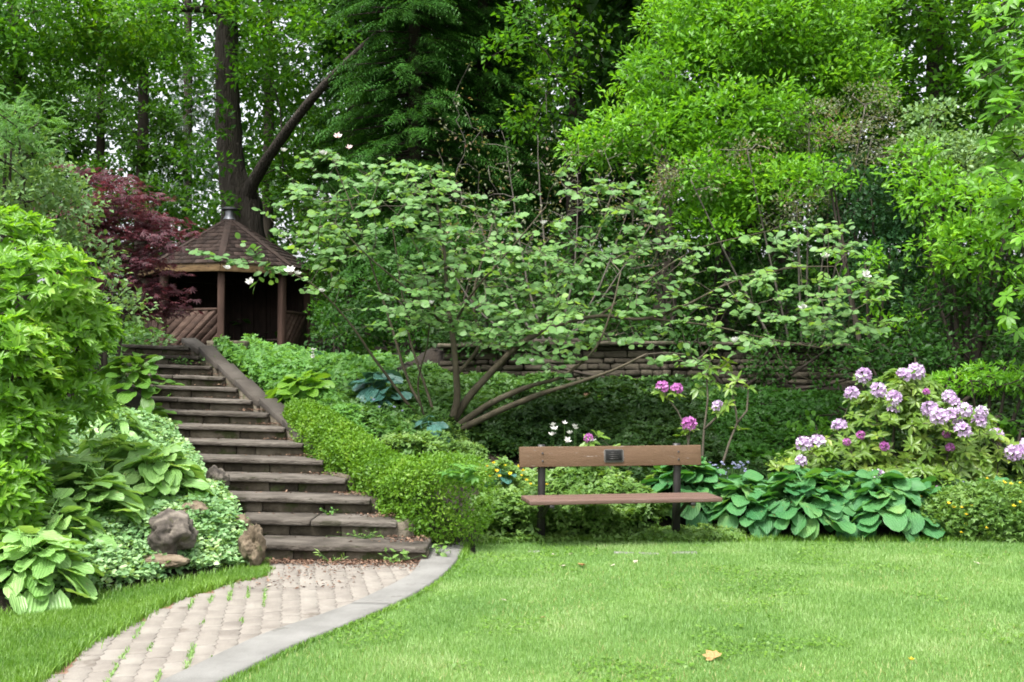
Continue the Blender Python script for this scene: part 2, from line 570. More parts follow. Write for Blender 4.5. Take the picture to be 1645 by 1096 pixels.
def surf_mat(name, stops, scale=4.0, detail=6, rough=0.85, bump=0.3, bscale=None, stretch=(1, 1, 1), spec=0.3, voronoi=0.0,
             island=0.0, coord='Object', distort=0.0, spots=None, metallic=0.0):
    m, nt, b, out = new_mat(name)
    L = nt.links
    tc = N(nt, 'ShaderNodeTexCoord'); mp = N(nt, 'ShaderNodeMapping')
    mp.inputs['Scale'].default_value = stretch
    geo = N(nt, 'ShaderNodeNewGeometry')
    L.new(geo.outputs['Position'] if coord == 'World' else tc.outputs[coord], mp.inputs['Vector'])
    oi = N(nt, 'ShaderNodeObjectInfo')
    off = N(nt, 'ShaderNodeVectorMath', operation='SCALE'); off.inputs[0].default_value = (13, 7, 5)
    L.new(oi.outputs['Random'], off.inputs['Scale'])
    av = N(nt, 'ShaderNodeVectorMath', operation='ADD')
    L.new(mp.outputs[0], av.inputs[0]); L.new(off.outputs[0], av.inputs[1])
    vec = av.outputs[0]
    tx = N(nt, 'ShaderNodeTexNoise'); tx.inputs['Scale'].default_value = scale; tx.inputs['Detail'].default_value = detail
    tx.inputs['Roughness'].default_value = 0.62; tx.inputs['Distortion'].default_value = distort
    L.new(vec, tx.inputs['Vector'])
    fac = tx.outputs['Fac']
    if island:
        ad = N(nt, 'ShaderNodeMath', operation='ADD'); fr = N(nt, 'ShaderNodeMath', operation='FRACT')
        L.new(geo.outputs['Random Per Island'], ad.inputs[0]); L.new(oi.outputs['Random'], ad.inputs[1]); L.new(ad.outputs[0], fr.inputs[0])
        ma = N(nt, 'ShaderNodeMath', operation='MULTIPLY_ADD'); ma.inputs[1].default_value = island
        sb = N(nt, 'ShaderNodeMath', operation='SUBTRACT'); sb.inputs[1].default_value = 0.5
        L.new(fr.outputs[0], sb.inputs[0]); L.new(sb.outputs[0], ma.inputs[0]); L.new(fac, ma.inputs[2])
        fac = ma.outputs[0]
    col = ramp(nt, fac, stops)
    if spots:
        s_scale, s_th, s_col = spots
        t2 = N(nt, 'ShaderNodeTexNoise'); t2.inputs['Scale'].default_value = s_scale; t2.inputs['Detail'].default_value = 5
        t2.inputs['Roughness'].default_value = 0.7
        L.new(vec, t2.inputs['Vector'])
        r2 = nt.nodes.new('ShaderNodeMapRange'); r2.inputs['From Min'].default_value = s_th; r2.inputs['From Max'].default_value = s_th + 0.06
        L.new(t2.outputs['Fac'], r2.inputs['Value'])
        mx = N(nt, 'ShaderNodeMix', data_type='RGBA')
        L.new(r2.outputs[0], mx.inputs['Factor']); L.new(col, mx.inputs['A']); mx.inputs['B'].default_value = (*s_col, 1)
        col = mx.outputs['Result']
    L.new(col, b.inputs['Base Color'])
    b.inputs['Roughness'].default_value = rough
    b.inputs['Specular IOR Level'].default_value = spec
    b.inputs['Metallic'].default_value = metallic
    if bump:
        bt = N(nt, 'ShaderNodeTexNoise'); bt.inputs['Scale'].default_value = bscale or scale * 4; bt.inputs['Detail'].default_value = 6
        L.new(vec, bt.inputs['Vector'])
        h = bt.outputs['Fac']
        if voronoi:
            vo = N(nt, 'ShaderNodeTexVoronoi', feature='DISTANCE_TO_EDGE'); vo.inputs['Scale'].default_value = voronoi
            L.new(vec, vo.inputs['Vector'])
            mm = N(nt, 'ShaderNodeMath', operation='MULTIPLY_ADD'); mm.inputs[1].default_value = 2.0
            cl = N(nt, 'ShaderNodeMath', operation='MINIMUM'); cl.inputs[1].default_value = 0.25
            L.new(vo.outputs['Distance'], cl.inputs[0]); L.new(cl.outputs[0], mm.inputs[0]); L.new(h, mm.inputs[2])
            h = mm.outputs[0]
        bp = N(nt, 'ShaderNodeBump'); bp.inputs['Strength'].default_value = bump; bp.inputs['Distance'].default_value = 0.05 if voronoi else 0.02
        L.new(h, bp.inputs['Height']); L.new(bp.outputs[0], b.inputs['Normal'])
    return m

M = {}
M['soil'] = surf_mat('soil', [(.3, (0.00726, 0.00495, 0.0033)), (.55, (0.01485, 0.01056, 0.0066)), (.75, (0.02475, 0.01716, 0.01056))], 3.0, coord='World', bump=.8, bscale=25)  # dark brown soil, lowered further to stand for shade on the slope
M['turf'] = surf_mat('turf', [(.3, (0.054, 0.1111, 0.0176)), (.6, (0.09, 0.1638, 0.0286)), (.8, (0.132, 0.1989, 0.0495))], 1.6, coord='World', bump=.6, bscale=60)
M['grass'] = leaf_mat('grass', (0.09064, 0.1986, 0.0405), (0.1812, 0.3131, 0.08285), rough=.5, trans=.3, c3=(0.3132, 0.3972, 0.184), noise_scale=1.1, tcol=(1.5, 1.6, .8))
M['grass_dark'] = leaf_mat('grass_dark', (0.064, 0.165, 0.0144), (0.136, 0.255, 0.024), rough=.5, trans=.3, noise_scale=1.6, tcol=(1.5, 1.6, .8))
M['straw'] = leaf_mat('straw', (.20, .20, .07), (.36, .33, .15), rough=.6, trans=.2, noise_scale=3)
M['path_bed'] = surf_mat('path_bed', [(.35, (0.1325, 0.07381, 0.04871)), (.7, (0.2518, 0.1547, 0.1102))], 9, coord='World', bump=.5)
M['paver'] = surf_mat('paver', [(.3, (0.1379, 0.1227, 0.1057)), (.5, (0.1869, 0.169, 0.1462)), (.72, (0.227, 0.2108, 0.1822))], 3.5, rough=.9, bump=.25, bscale=90, island=.10, spots=(1.2, .62, (0.1158, 0.09962, 0.08331)))
M['kerb'] = surf_mat('kerb', [(.3, (0.1269, 0.1246, 0.115)), (.55, (0.1786, 0.1762, 0.1645)), (.75, (0.2162, 0.2114, 0.1973))], 2.2, rough=.9, bump=.3, bscale=70, island=.2, spots=(3.0, .6, (0.1128, 0.1081, 0.0964)))
M['tread'] = surf_mat('tread', [(.28, (0.02846, 0.02383, 0.01829)), (.45, (0.0653, 0.05561, 0.04529)), (.60, (0.09881, 0.0865, 0.07229)), (.78, (0.1423, 0.1279, 0.1089))], 3.6, rough=.92, bump=.8, bscale=20, stretch=(1, 1.4, 2.5), island=.18, spots=(3.1, .585, (0.03349, 0.03178, 0.01916)))
M['riser'] = surf_mat('riser', [(.28, (.030, .025, .017)), (.48, (.080, .067, .047)), (.75, (.15, .13, .098))], 4.2, rough=.94, bump=1.0, bscale=18, island=.3, spots=(2.6, .55, (.042, .050, .018)))
M['coping'] = surf_mat('coping', [(.3, (0.04335, 0.03613, 0.0289)), (.55, (0.06792, 0.05924, 0.04913)), (.75, (0.09248, 0.08092, 0.06936))], 2.4, rough=.9, bump=.4, bscale=45, island=.25, spots=(2.5, .6, (0.03468, 0.03179, 0.02167)))
M['wall_stone'] = surf_mat('wall_stone', [(.28, (0.03057, 0.02527, 0.01776)), (.52, (0.05502, 0.04687, 0.03282)), (.75, (0.08557, 0.07336, 0.05212))], 4, rough=.92, bump=.8, bscale=24, island=.35, spots=(3, .58, (0.02852, 0.03464, 0.01352)))  # stone tone lowered to stand for the shade over the wall
M['rock'] = surf_mat('rock', [(.30, (0.0207, 0.01725, 0.01495)), (.46, (0.0713, 0.06095, 0.0506)), (.57, (0.1437, 0.1242, 0.1012)), (.72, (0.2472, 0.2242, 0.1932))], 4.6, rough=.95, bump=1.0, bscale=14, distort=.8, spots=(3.4, .60, (0.06325, 0.0667, 0.0253)))
M['rock_tan'] = surf_mat('rock_tan', [(.30, (.035, .026, .017)), (.46, (.10, .076, .05)), (.60, (.165, .13, .09)), (.75, (.24, .20, .145))], 4.2, rough=.95, bump=1.0, bscale=14, distort=.7, spots=(3.0, .58, (.06, .068, .024)))
M['bench_back'] = surf_mat('bench_back', [(.3, (0.09178, 0.05287, 0.02778)), (.55, (0.1132, 0.06682, 0.03705)), (.75, (0.1324, 0.08036, 0.04862))], 2.6, rough=.62, bump=.35, bscale=22, stretch=(.5, 9, 9), spots=(4.5, .63, (0.2136, 0.1903, 0.176)))
M['bench_seat'] = surf_mat('bench_seat', [(.3, (0.09412, 0.05443, 0.04244)), (.55, (0.1214, 0.07364, 0.05818)), (.75, (0.1518, 0.09605, 0.07872))], 2.6, rough=.5, bump=.35, bscale=22, stretch=(.5, 9, 9), spots=(5, .65, (0.334, 0.3202, 0.308)))
M['iron'] = surf_mat('iron', [(.3, (.012, .011, .011)), (.6, (.022, .020, .020)), (.78, (.05, .035, .028))], 6, rough=.45, bump=.1, spec=.5)
M['plaque'] = surf_mat('plaque', [(.3, (.010, .010, .010)), (.7, (.020, .020, .019))], 12, rough=.7, bump=.05, spec=.15)
M['plaque_rim'] = surf_mat('plaque_rim', [(.3, (0.15, 0.144, 0.132)), (.7, (0.252, 0.24, 0.222))], 12, rough=.4, bump=.05)
M['plaque_text'] = surf_mat('plaque_text', [(.3, (.035, .033, .03)), (.7, (.05, .048, .044))], 12, rough=.4, bump=.0)
M['post_wood'] = surf_mat('post_wood', [(.28, (0.02805, 0.01496, 0.009817)), (.52, (0.04909, 0.02711, 0.01823)), (.75, (0.07246, 0.04301, 0.02992))], 3, rough=.8, bump=.5, bscale=14, stretch=(4, 4, .5), spots=(2.5, .64, (0.02337, 0.01683, 0.01215)))
M['log_board'] = surf_mat('log_board', [(.28, (0.0255, 0.01377, 0.00918)), (.5, (0.04845, 0.02754, 0.01887)), (.68, (0.07395, 0.04692, 0.03366)), (.82, (0.1071, 0.0765, 0.05865))], 3, rough=.82, bump=.5, bscale=16, stretch=(.6, 3, 5), island=.25)
M['fascia'] = surf_mat('fascia', [(.3, (.085, .052, .024)), (.5, (.17, .108, .05)), (.75, (.24, .165, .085))], 5, rough=.8, bump=.3, stretch=(.6, 3, 3), spots=(3, .55, (.05, .032, .02)))
M['shingle'] = surf_mat('shingle', [(.3, (0.01881, 0.01188, 0.009405)), (.55, (0.03465, 0.02277, 0.01782)), (.75, (0.05198, 0.03564, 0.02871))], 5, rough=.95, bump=.6, bscale=120, island=.4)
M['dark_wood'] = surf_mat('dark_wood', [(.3, (.018, .011, .008)), (.7, (.035, .022, .016))], 3, rough=.85, bump=.3)
M['vent_metal'] = surf_mat('vent_metal', [(.3, (0.121, 0.1265, 0.143)), (.7, (0.231, 0.2365, 0.253))], 5, rough=.4, bump=.1, metallic=.6)
M['vent_cap'] = surf_mat('vent_cap', [(.3, (0.03, 0.03, 0.033)), (.7, (0.06, 0.06, 0.066))], 5, rough=.5, bump=.1, metallic=.5)
M['bark'] = surf_mat('bark', [(.28, (0.02022, 0.01624, 0.01244)), (.5, (0.04178, 0.03468, 0.02722)), (.75, (0.07076, 0.06052, 0.04976))], 2.5, rough=.95, bump=1.0, bscale=7, stretch=(3, 3, .45), coord='World', voronoi=4.5)
M['bark_dark'] = surf_mat('bark_dark', [(.3, (.016, .013, .010)), (.7, (.05, .04, .03))], 2.5, rough=.95, bump=.8, bscale=8, stretch=(3, 3, .5), coord='World')
M['bark_smooth'] = surf_mat('bark_smooth', [(.3, (0.0341, 0.02852, 0.01736)), (.55, (0.0651, 0.05456, 0.03472)), (.75, (0.0992, 0.0868, 0.062))], 5, rough=.85, bump=.5, bscale=22, stretch=(1, 1, .7), coord='World', spots=(4, .6, (0.031, 0.0372, 0.0155)))
M['twig'] = surf_mat('twig', [(.3, (0.055, 0.04675, 0.033)), (.7, (0.11, 0.09625, 0.0715))], 6, rough=.9, bump=0, coord='World')
M['twig_grey'] = surf_mat('twig_grey', [(.3, (0.065, 0.0575, 0.045)), (.7, (0.13, 0.1175, 0.0975))], 6, rough=.9, bump=0, coord='World')
M['log'] = surf_mat('log', [(.3, (0.072, 0.039, 0.021)), (.5, (0.138, 0.084, 0.051)), (.75, (0.216, 0.15, 0.102))], 3, rough=.9, bump=.6, bscale=18, stretch=(.5, 3, 3), spots=(2.5, .6, (0.042, 0.036, 0.018)))
M['litter'] = surf_mat('litter', [(.25, (0.055, 0.0275, 0.0165)), (.5, (0.1265, 0.06875, 0.044)), (.75, (0.198, 0.1293, 0.088))], 8, rough=.9, bump=0, island=.7, coord='World')
M['dry_leaf'] = surf_mat('dry_leaf', [(.3, (0.21, 0.1085, 0.035)), (.6, (0.336, 0.203, 0.084)), (.8, (0.42, 0.294, 0.168))], 14, rough=.8, bump=.2)
M['pale_leaf'] = surf_mat('pale_leaf', [(.3, (0.3, 0.258, 0.18)), (.7, (0.432, 0.396, 0.312))], 9, rough=.8, bump=.1)
M['petal_white'] = leaf_mat('petal_white', (0.56, 0.544, 0.512), (0.688, 0.68, 0.664), rough=.6, trans=.3, tcol=(1, 1, 1))
M['petal_pink'] = leaf_mat('petal_pink', (.72, .50, .50), (.84, .72, .70), rough=.6, trans=.3, tcol=(1, 1, 1))
M['petal_lilac'] = leaf_mat('petal_lilac', (0.4387, 0.2598, 0.4864), (0.6266, 0.5041, 0.6768), rough=.55, trans=.35, tcol=(1.1, 1, 1.1), c3=(0.7519, 0.7639, 0.8037), noise_scale=9)
M['petal_magenta'] = leaf_mat('petal_magenta', (.36, .08, .32), (.56, .22, .52), rough=.55, trans=.35, tcol=(1.1, 1, 1.1), noise_scale=9)
M['petal_blue'] = leaf_mat('petal_blue', (.22, .26, .42), (.45, .46, .62), rough=.6, trans=.3, tcol=(1, 1, 1))
M['petal_yellow'] = leaf_mat('petal_yellow', (.62, .42, .01), (.80, .62, .03), rough=.5, trans=.3, tcol=(1, 1, .8))
M['lf_lime'] = leaf_mat('lf_lime', (0.05729, 0.1699, 0.01311), (0.1158, 0.2922, 0.01748), c3=(0.1762, 0.367, 0.03277), rough=.38, trans=.40, noise_scale=.9, spec=.30)
M['lf_mid'] = leaf_mat('lf_mid', (0.0203, 0.06779, 0.006355), (0.04194, 0.1157, 0.009073), rough=.45, trans=.38, noise_scale=.5, spec=0.14)
M['lf_maple'] = leaf_mat('lf_maple', (0.0257, 0.09789, 0.008446), (0.06424, 0.1803, 0.01055), rough=.45, trans=.45, noise_scale=.35, c3=(0.1009, 0.2061, 0.01055), spec=0.14)
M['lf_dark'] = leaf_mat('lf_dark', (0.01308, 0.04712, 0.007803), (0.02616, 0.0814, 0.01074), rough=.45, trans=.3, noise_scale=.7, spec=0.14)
M['lf_teal'] = leaf_mat('lf_teal', (0.0151, 0.05419, 0.01842), (0.03432, 0.09027, 0.03142), rough=.42, trans=.28, noise_scale=.9, spec=0.14)
M['lf_grey'] = leaf_mat('lf_grey', (.075, .105, .050), (.135, .155, .085), c3=(.22, .13, .09), rough=.5, trans=.3, noise_scale=1.2, spec=.30)
M['lf_pale'] = leaf_mat('lf_pale', (0.08873, 0.1843, 0.0585), (0.1706, 0.2798, 0.1024), rough=.42, trans=.3, noise_scale=.9, spec=.30)
M['lf_spruce'] = leaf_mat('lf_spruce', (.060, .105, .075), (.10, .15, .11), rough=.6, trans=.2, noise_scale=.6, spec=.30)
M['lf_hemlock'] = leaf_mat('lf_hemlock', (0.01839, 0.07088, 0.0107), (0.04138, 0.1241, 0.0173), rough=.5, trans=.22, noise_scale=.8, spec=0.12)
M['lf_red'] = leaf_mat('lf_red', (0.04719, 0.0168, 0.02432), (0.09832, 0.03265, 0.04422), c3=(0.1573, 0.06531, 0.06634), rough=.42, trans=.32, tcol=(1.7, .9, .9), noise_scale=1.6, spec=.30)
M['lf_magnolia'] = leaf_mat('lf_magnolia', (0.06949, 0.167, 0.05022), (0.1326, 0.2537, 0.07533), c3=(0.1832, 0.3206, 0.06025), rough=.44, trans=.36, spec=0.26, noise_scale=.8)
M['lf_shrub'] = leaf_mat('lf_shrub', (0.06733, 0.1827, 0.01386), (0.1346, 0.2961, 0.02079), c3=(0.2581, 0.4158, 0.08663), rough=.36, trans=.42, spec=0.34, noise_scale=1.5)
M['lf_rhodo'] = leaf_mat('lf_rhodo', (0.06169, 0.1382, 0.01663), (0.1183, 0.2042, 0.02673), c3=(0.2262, 0.3003, 0.05346), rough=.38, trans=.26, spec=0.34, noise_scale=2.2)
M['lf_hedge'] = leaf_mat('lf_hedge', (0.04636, 0.1256, 0.00732), (0.102, 0.2203, 0.0122), c3=(0.1507, 0.2562, 0.0244), rough=.5, trans=.3, noise_scale=2.6, spec=.30)
M['lf_cover'] = leaf_mat('lf_cover', (0.03947, 0.1107, 0.02265), (0.0842, 0.1825, 0.03707), rough=.45, trans=.3, noise_scale=1.3, spec=.30)
M['lf_cover_shade'] = leaf_mat('lf_cover_shade', (0.01132, 0.03297, 0.008696), (0.02491, 0.05579, 0.01305), rough=.42, trans=.28, noise_scale=1.3, spec=0.14)  # dark green leaf with the understorey shade put into its colour
M['lf_fern'] = leaf_mat('lf_fern', (0.065, 0.1755, 0.039), (0.117, 0.26, 0.0546), rough=.5, trans=.35, noise_scale=1.5, spec=.30)
M['lf_leafy'] = leaf_mat('lf_leafy', (0.07254, 0.158, 0.03276), (0.1346, 0.2399, 0.05616), c3=(0.1989, 0.3042, 0.0936), rough=.45, trans=.34, noise_scale=2.0, spec=.30)
M['lf_mint'] = leaf_mat('lf_mint', (0.09937, 0.2198, 0.08027), (0.2272, 0.3767, 0.1667), c3=(0.4545, 0.5965, 0.3211), rough=.45, trans=.28, noise_scale=3.0, spec=.30)
M['lf_hosta'] = leaf_mat('lf_hosta', (0.1267, 0.2711, 0.0621), (0.2087, 0.3737, 0.1164), c3=(0.2832, 0.4544, 0.1553), rough=.34, trans=.3, spec=0.31, noise_scale=3.0, veins=3.2)
M['lf_hosta_dark'] = leaf_mat('lf_hosta_dark', (0.04807, 0.1328, 0.02277), (0.1012, 0.2213, 0.02783), rough=.34, trans=.3, spec=0.34, noise_scale=3.0, veins=3.2)
M['lf_hosta_lime'] = leaf_mat('lf_hosta_lime', (0.08625, 0.2012, 0.0184), (0.138, 0.2818, 0.0345), rough=.36, trans=.34, noise_scale=3.0, spec=.30, veins=3.2)
M['lf_hosta_blue'] = leaf_mat('lf_hosta_blue', (0.03385, 0.127, 0.04542), (0.07079, 0.1947, 0.06258), c3=(0.1462, 0.2742, 0.08577), rough=.42, trans=.22, spec=0.22, noise_scale=3.0, tcol=(1.9, 2.0, .5), veins=3.2)
M['lf_hosta_teal'] = leaf_mat('lf_hosta_teal', (0.0322, 0.1035, 0.08625), (0.06325, 0.161, 0.1323), rough=.32, trans=.2, spec=0.37, noise_scale=3.0, veins=3.2)

# ------------------------------------------------------------------ ground, lawn, path
def grid_axis(lo, hi, fine_lo, fine_hi, fine, coarse):
    a = list(np.arange(fine_lo, fine_hi + 1e-6, fine))
    s = fine; x = fine_lo
    left = []
    while x > lo:
        s = min(s * 1.35, coarse); x -= s; left.append(max(x, lo))
    s = fine; x = fine_hi; right = []
    while x < hi:
        s = min(s * 1.35, coarse); x += s; right.append(min(x, hi))
    return np.array(left[::-1] + a + right)

gx = grid_axis(-260, 260, -8, 9, 0.14, 30)
gy = grid_axis(-60, 420, 4.5, 20, 0.14, 30)
GX, GY = np.meshgrid(gx, gy)
GZ = H(GX, GY)
rg = np.random.default_rng(3)
GZ = GZ + np.where((GZ > .02) & (GY < 60), rg.normal(0, .012, GZ.shape), 0)
nx, ny = len(gx), len(gy)
idx = np.arange(nx * ny).reshape(ny, nx)
Q = np.stack([idx[:-1, :-1], idx[:-1, 1:], idx[1:, 1:], idx[1:, :-1]], -1).reshape(-1, 4)
o = part('ground', np.stack([GX, GY, GZ], -1).reshape(-1, 3), [Q], M['soil'], smooth_shade=True)
tag(o, 'dark soil of the garden beds and of the wooded slope behind them', kind='structure')

# kerb lines measured on the photograph, from the steps towards the camera
k_out = [gp(x, y)[:2] for x, y in ((747, 879), (742, 893), (730, 911), (712, 929), (687, 948), (652, 968), (604, 990), (550, 1013), (482, 1040), (432, 1064), (371, 1096))]
k_in = [gp(x, y)[:2] for x, y in ((690, 877), (687, 890), (680, 907), (664, 924), (637, 942), (606, 958), (560, 979), (500, 1001), (425, 1026), (360, 1056), (281, 1094))]
k_out = np.array(k_out); k_in = np.array(k_in)
def extend(A, d=4.0):
    v = norm(A[-1] - A[-3])
    return np.vstack([A, A[-1] + v * d * .5, A[-1] + v * d])
k_out, k_in = extend(k_out), extend(k_in)
def smooth_line(A, step=.06):
    P = np.column_stack([A, np.zeros(len(A))])
    return resample(P, np.ones(len(A)), step)[0][:, :2]
ko, ki = smooth_line(k_out), smooth_line(k_in)
def resamp_n(A, n):
    s = np.concatenate([[0], np.cumsum(np.linalg.norm(np.diff(A, axis=0), axis=1))])
    t = np.linspace(0, s[-1], n)
    return np.column_stack([np.interp(t, s, A[:, 0]), np.interp(t, s, A[:, 1])])
NK = 121
ko, ki = resamp_n(ko, NK), resamp_n(ki, NK)
p_left = np.array([gp(x, y)[:2] for x, y in ((436, 904), (425, 925), (372, 940), (300, 962), (245, 985), (200, 1012), (127, 1050), (73, 1092))])
p_left = resamp_n(smooth_line(extend(p_left)), NK)

def band(A, B, z, skirt=0.0):
    n = len(A)
    V = np.vstack([np.column_stack([A, np.full(n, z)]), np.column_stack([B, np.full(n, z)])])
    i = np.arange(n - 1)
    return V, np.stack([i, i + 1, n + i + 1, n + i], -1)

# path bed: a sheet under the pavers
mid = (ki + ko) / 2
V, Q = band(p_left + [-.05, 0], mid, 0.006)
path = part('path', V, [Q], M['path_bed'])
tag(path, 'paved garden path of pinkish grey interlocking pavers leading to the steps', kind='structure')

def in_poly(P, poly):
    P = np.asarray(P); x, y = P[:, 0], P[:, 1]
    c = np.zeros(len(P), bool)
    n = len(poly); j = n - 1
    for i in range(n):
        xi, yi = poly[i]; xj, yj = poly[j]
        hit = ((yi > y) != (yj > y)) & (x < (xj - xi) * (y - yi) / (yj - yi + 1e-12) + xi)
        c ^= hit; j = i
    return c
path_poly = np.vstack([p_left, mid[::-1]])
pv_L, pv_W = 0.25, 0.125
def paver_mesh():
    amp, g = 0.009, 0.0014
    ys = np.array([-.5, -.36, -.14, .14, .36, .5]) * (pv_L - 2 * g)
    zz = np.array([0, 1, -1, 1, -1, 0]) * amp
    pr = [(-(pv_W / 2 - g) + a, y) for y, a in zip(ys, zz)][::-1] + [((pv_W / 2 - g) + a, y) for y, a in zip(ys, zz)]
    n = len(pr)
    V = [(x, y, .0) for x, y in pr] + [(x, y, .040) for x, y in pr] + [(x * .985, y * .993, .0408) for x, y in pr]
    Qd = []
    for r in (0, n):
        for i in range(n):
            j = (i + 1) % n
            Qd.append([r + j, r + i, r + n + i, r + n + j])
    k = n // 2
    for i in range(k - 1):
        Qd.append([2 * n + i, 2 * n + i + 1, 2 * n + n - 2 - i, 2 * n + n - 1 - i][::-1])
    return mesh_np('paver', np.array(V), [np.array(Qd)], M['paver'])
pm = paver_mesh()
rr = random.Random(5)
dirv = norm(np.array([-.20, 1.0])); acr = np.array([dirv[1], -dirv[0]])
org = np.array([-1.9, 7.6])
cand = []
for i in range(-40, 40):
    for j in range(-30, 30):
        c = org + acr * (i * pv_W) + dirv * (j * pv_L + (pv_L / 2 if i % 2 else 0))
        cand.append(c)
cand = np.array(cand)
cand = cand[in_poly(cand, path_poly) & (cand[:, 1] < 9.62) & (cand[:, 1] > 5.2)]
cand = cand[np.argsort(-in_view(np.column_stack([cand, np.zeros(len(cand))]), .05).astype(int), kind='stable')][:300]
ang = math.atan2(-dirv[0], dirv[1])
for c in cand:
    Mx = Matrix.Translation((c[0], c[1], -.028 + rr.uniform(-.002, .002))) @ Matrix.Rotation(ang + rr.uniform(-.01, .01), 4, 'Z') @ Matrix.Rotation(rr.uniform(-.008, .008), 4, 'X')
    piece('paver', pm, path, Mx)
print('pavers', len(cand))

# lawn sheets
def lawn_sheet(name, poly, label, z=0.006):
    bm = bmesh.new()
    vs = [bm.verts.new((float(p[0]), float(p[1]), z)) for p in poly]
    f = bm.faces.new(vs)
    if f.normal.z < 0: f.normal_flip()
    bmesh.ops.triangulate(bm, faces=[f])
    V, T, Q = bm_to_np(bm); bm.free()
    o = part(name, V, [np.array(T)], M['turf'])
    return tag(o, label, kind='structure')
bx = np.linspace(-0.35, 13, 60)
bed_line = np.column_stack([bx, bed_edge(bx) - 0.05])
kin = ko + norm(ki - ko) * 0.03
lawn_poly = np.vstack([kin[::-1], [[kin[0, 0] + .15, 9.95]], bed_line, [[13, -2.5], [kin[-1, 0], -2.5]]])
lawn = lawn_sheet('lawn', lawn_poly, 'mown bright green lawn in front of the bench')
lx = np.linspace(-2.12, -6.5, 40)
left_line = np.column_stack([lx, bed_edge(lx) - 0.02])
strip_poly = np.vstack([p_left[4:], [[-6.5, -2]], left_line[::-1], [[-2.12, 9.3]]])
strip = lawn_sheet('grass_verge', strip_poly, 'narrow strip of grass between the path and the left bed')

def blades(P, rng, hgt, wid, lean=.45, flat_=False):
    n = len(P)
    a = rng.random(n) * 2 * np.pi
    d = np.column_stack([np.cos(a), np.sin(a), np.zeros(n)])
    s = np.column_stack([-np.sin(a), np.cos(a), np.zeros(n)])
    h = hgt * rng.uniform(.55, 1.25, n); l = rng.uniform(0.1, 1, n) * lean * h
    w = wid * rng.uniform(.7, 1.3, n)
    b0 = P - s * w[:, None] / 2; b1 = P + s * w[:, None] / 2
    mid = P + d * (l * .35)[:, None] + np.array([0, 0, 1.]) * (h * .6)[:, None]
    m0 = mid - s * w[:, None] * .4; m1 = mid + s * w[:, None] * .4
    tip = P + d * l[:, None] + np.array([0, 0, 1.]) * h[:, None]
    if flat_:
        V = np.stack([b0, b1, tip], 1).reshape(-1, 3)
        return V, (np.arange(n)[:, None] * 3 + np.array([[0, 1, 2]])), np.zeros((0, 4), int)
    V = np.stack([b0, b1, m1, m0, tip], 1).reshape(-1, 3)
    k = np.arange(n)[:, None] * 5
    return V, (k + np.array([[3, 2, 4]])), (k + np.array([[0, 1, 2, 3]]))

def scatter_poly(poly, n, rng, zf=None, keep=None):
    poly = np.asarray(poly)
    lo, hi = poly.min(0), poly.max(0)
    out = []; tot = 0
    while tot < n:
        p = lo + (hi - lo) * rng.random((n * 2, 2))
        p = p[in_poly(p, poly)]
        if keep is not None: p = p[keep(p)]
        out.append(p); tot += len(p)
        if len(out) > 60: break
    p = np.concatenate(out)[:n]
    z = H(p[:, 0], p[:, 1]) if zf is None else np.full(len(p), zf)
    return np.column_stack([p, z])

rng = np.random.default_rng(11)
def lawn_keep(p):
    q = np.column_stack([p, np.zeros(len(p))])
    return in_view(q, .10)
def dens(p, rng=np.random.default_rng(2)):
    # more, finer blades close to the camera
    return lawn_keep(p) & (rng.random(len(p)) < np.clip((6.6 / p[:, 1]) ** 1.3, .3, 1))
P = scatter_poly(lawn_poly, 380000, rng, 0.004, dens)
patch = np.array([mnoise.noise(Vector((a * 1.1, b * 1.1, 0.3))) for a, b in P[:, :2]])
Vb, Tb, Qb = blades(P, rng, 0.028 * (1 + .5 * patch), .0042 * (P[:, 1] / 7.5) ** .6, lean=.75, flat_=True)
o = part('grass', Vb, [Tb, Qb], M['grass'])
tag(o, 'short mown grass blades of the main lawn', kind='stuff')
# straw coloured blades, clover patches: a lawn is never one plant
P = scatter_poly(lawn_poly, 14000, rng, 0.004, dens)
pk = np.array([mnoise.noise(Vector((a * .9 + 7, b * .9, 1.3))) for a, b in P[:, :2]])
P = P[pk > -.05]
Vb, Tb, Qb = blades(P, rng, .026, .0045, lean=1.4, flat_=True)
o = part('dry_grass', Vb, [Tb, Qb], M['straw'])
tag(o, 'dry straw coloured blades scattered through the lawn', kind='stuff')
P = scatter_poly(lawn_poly, 30000, rng, 0.004, dens)
pk = np.array([mnoise.noise(Vector((a * 1.6 + 3, b * 1.6, 5.3))) + .4 * mnoise.noise(Vector((a * 6, b * 6, 2))) for a, b in P[:, :2]])
P = P[pk > .30]; P[:, 2] += .016 + .012 * rng.random(len(P))
Vb, Tb = leaves(P, norm(rng.normal(size=P.shape) * [1, 1, .2]), norm(rng.normal(0, .3, P.shape) + [0, 0, 1]), rng.uniform(.012, .02, len(P)), T_trefoil(.9))
o = part('clover', Vb, [Tb], M['grass_dark'])
tag(o, 'patches of clover growing in the lawn', kind='stuff')
P = scatter_poly(strip_poly, 90000, rng, 0.004, lawn_keep)
Vb, Tb, Qb = blades(P, rng, .04, .006, lean=.9, flat_=True)
o = part('grass', Vb, [Tb, Qb], M['grass_dark'])
tag(o, 'longer grass along the left side of the paved path', kind='stuff')
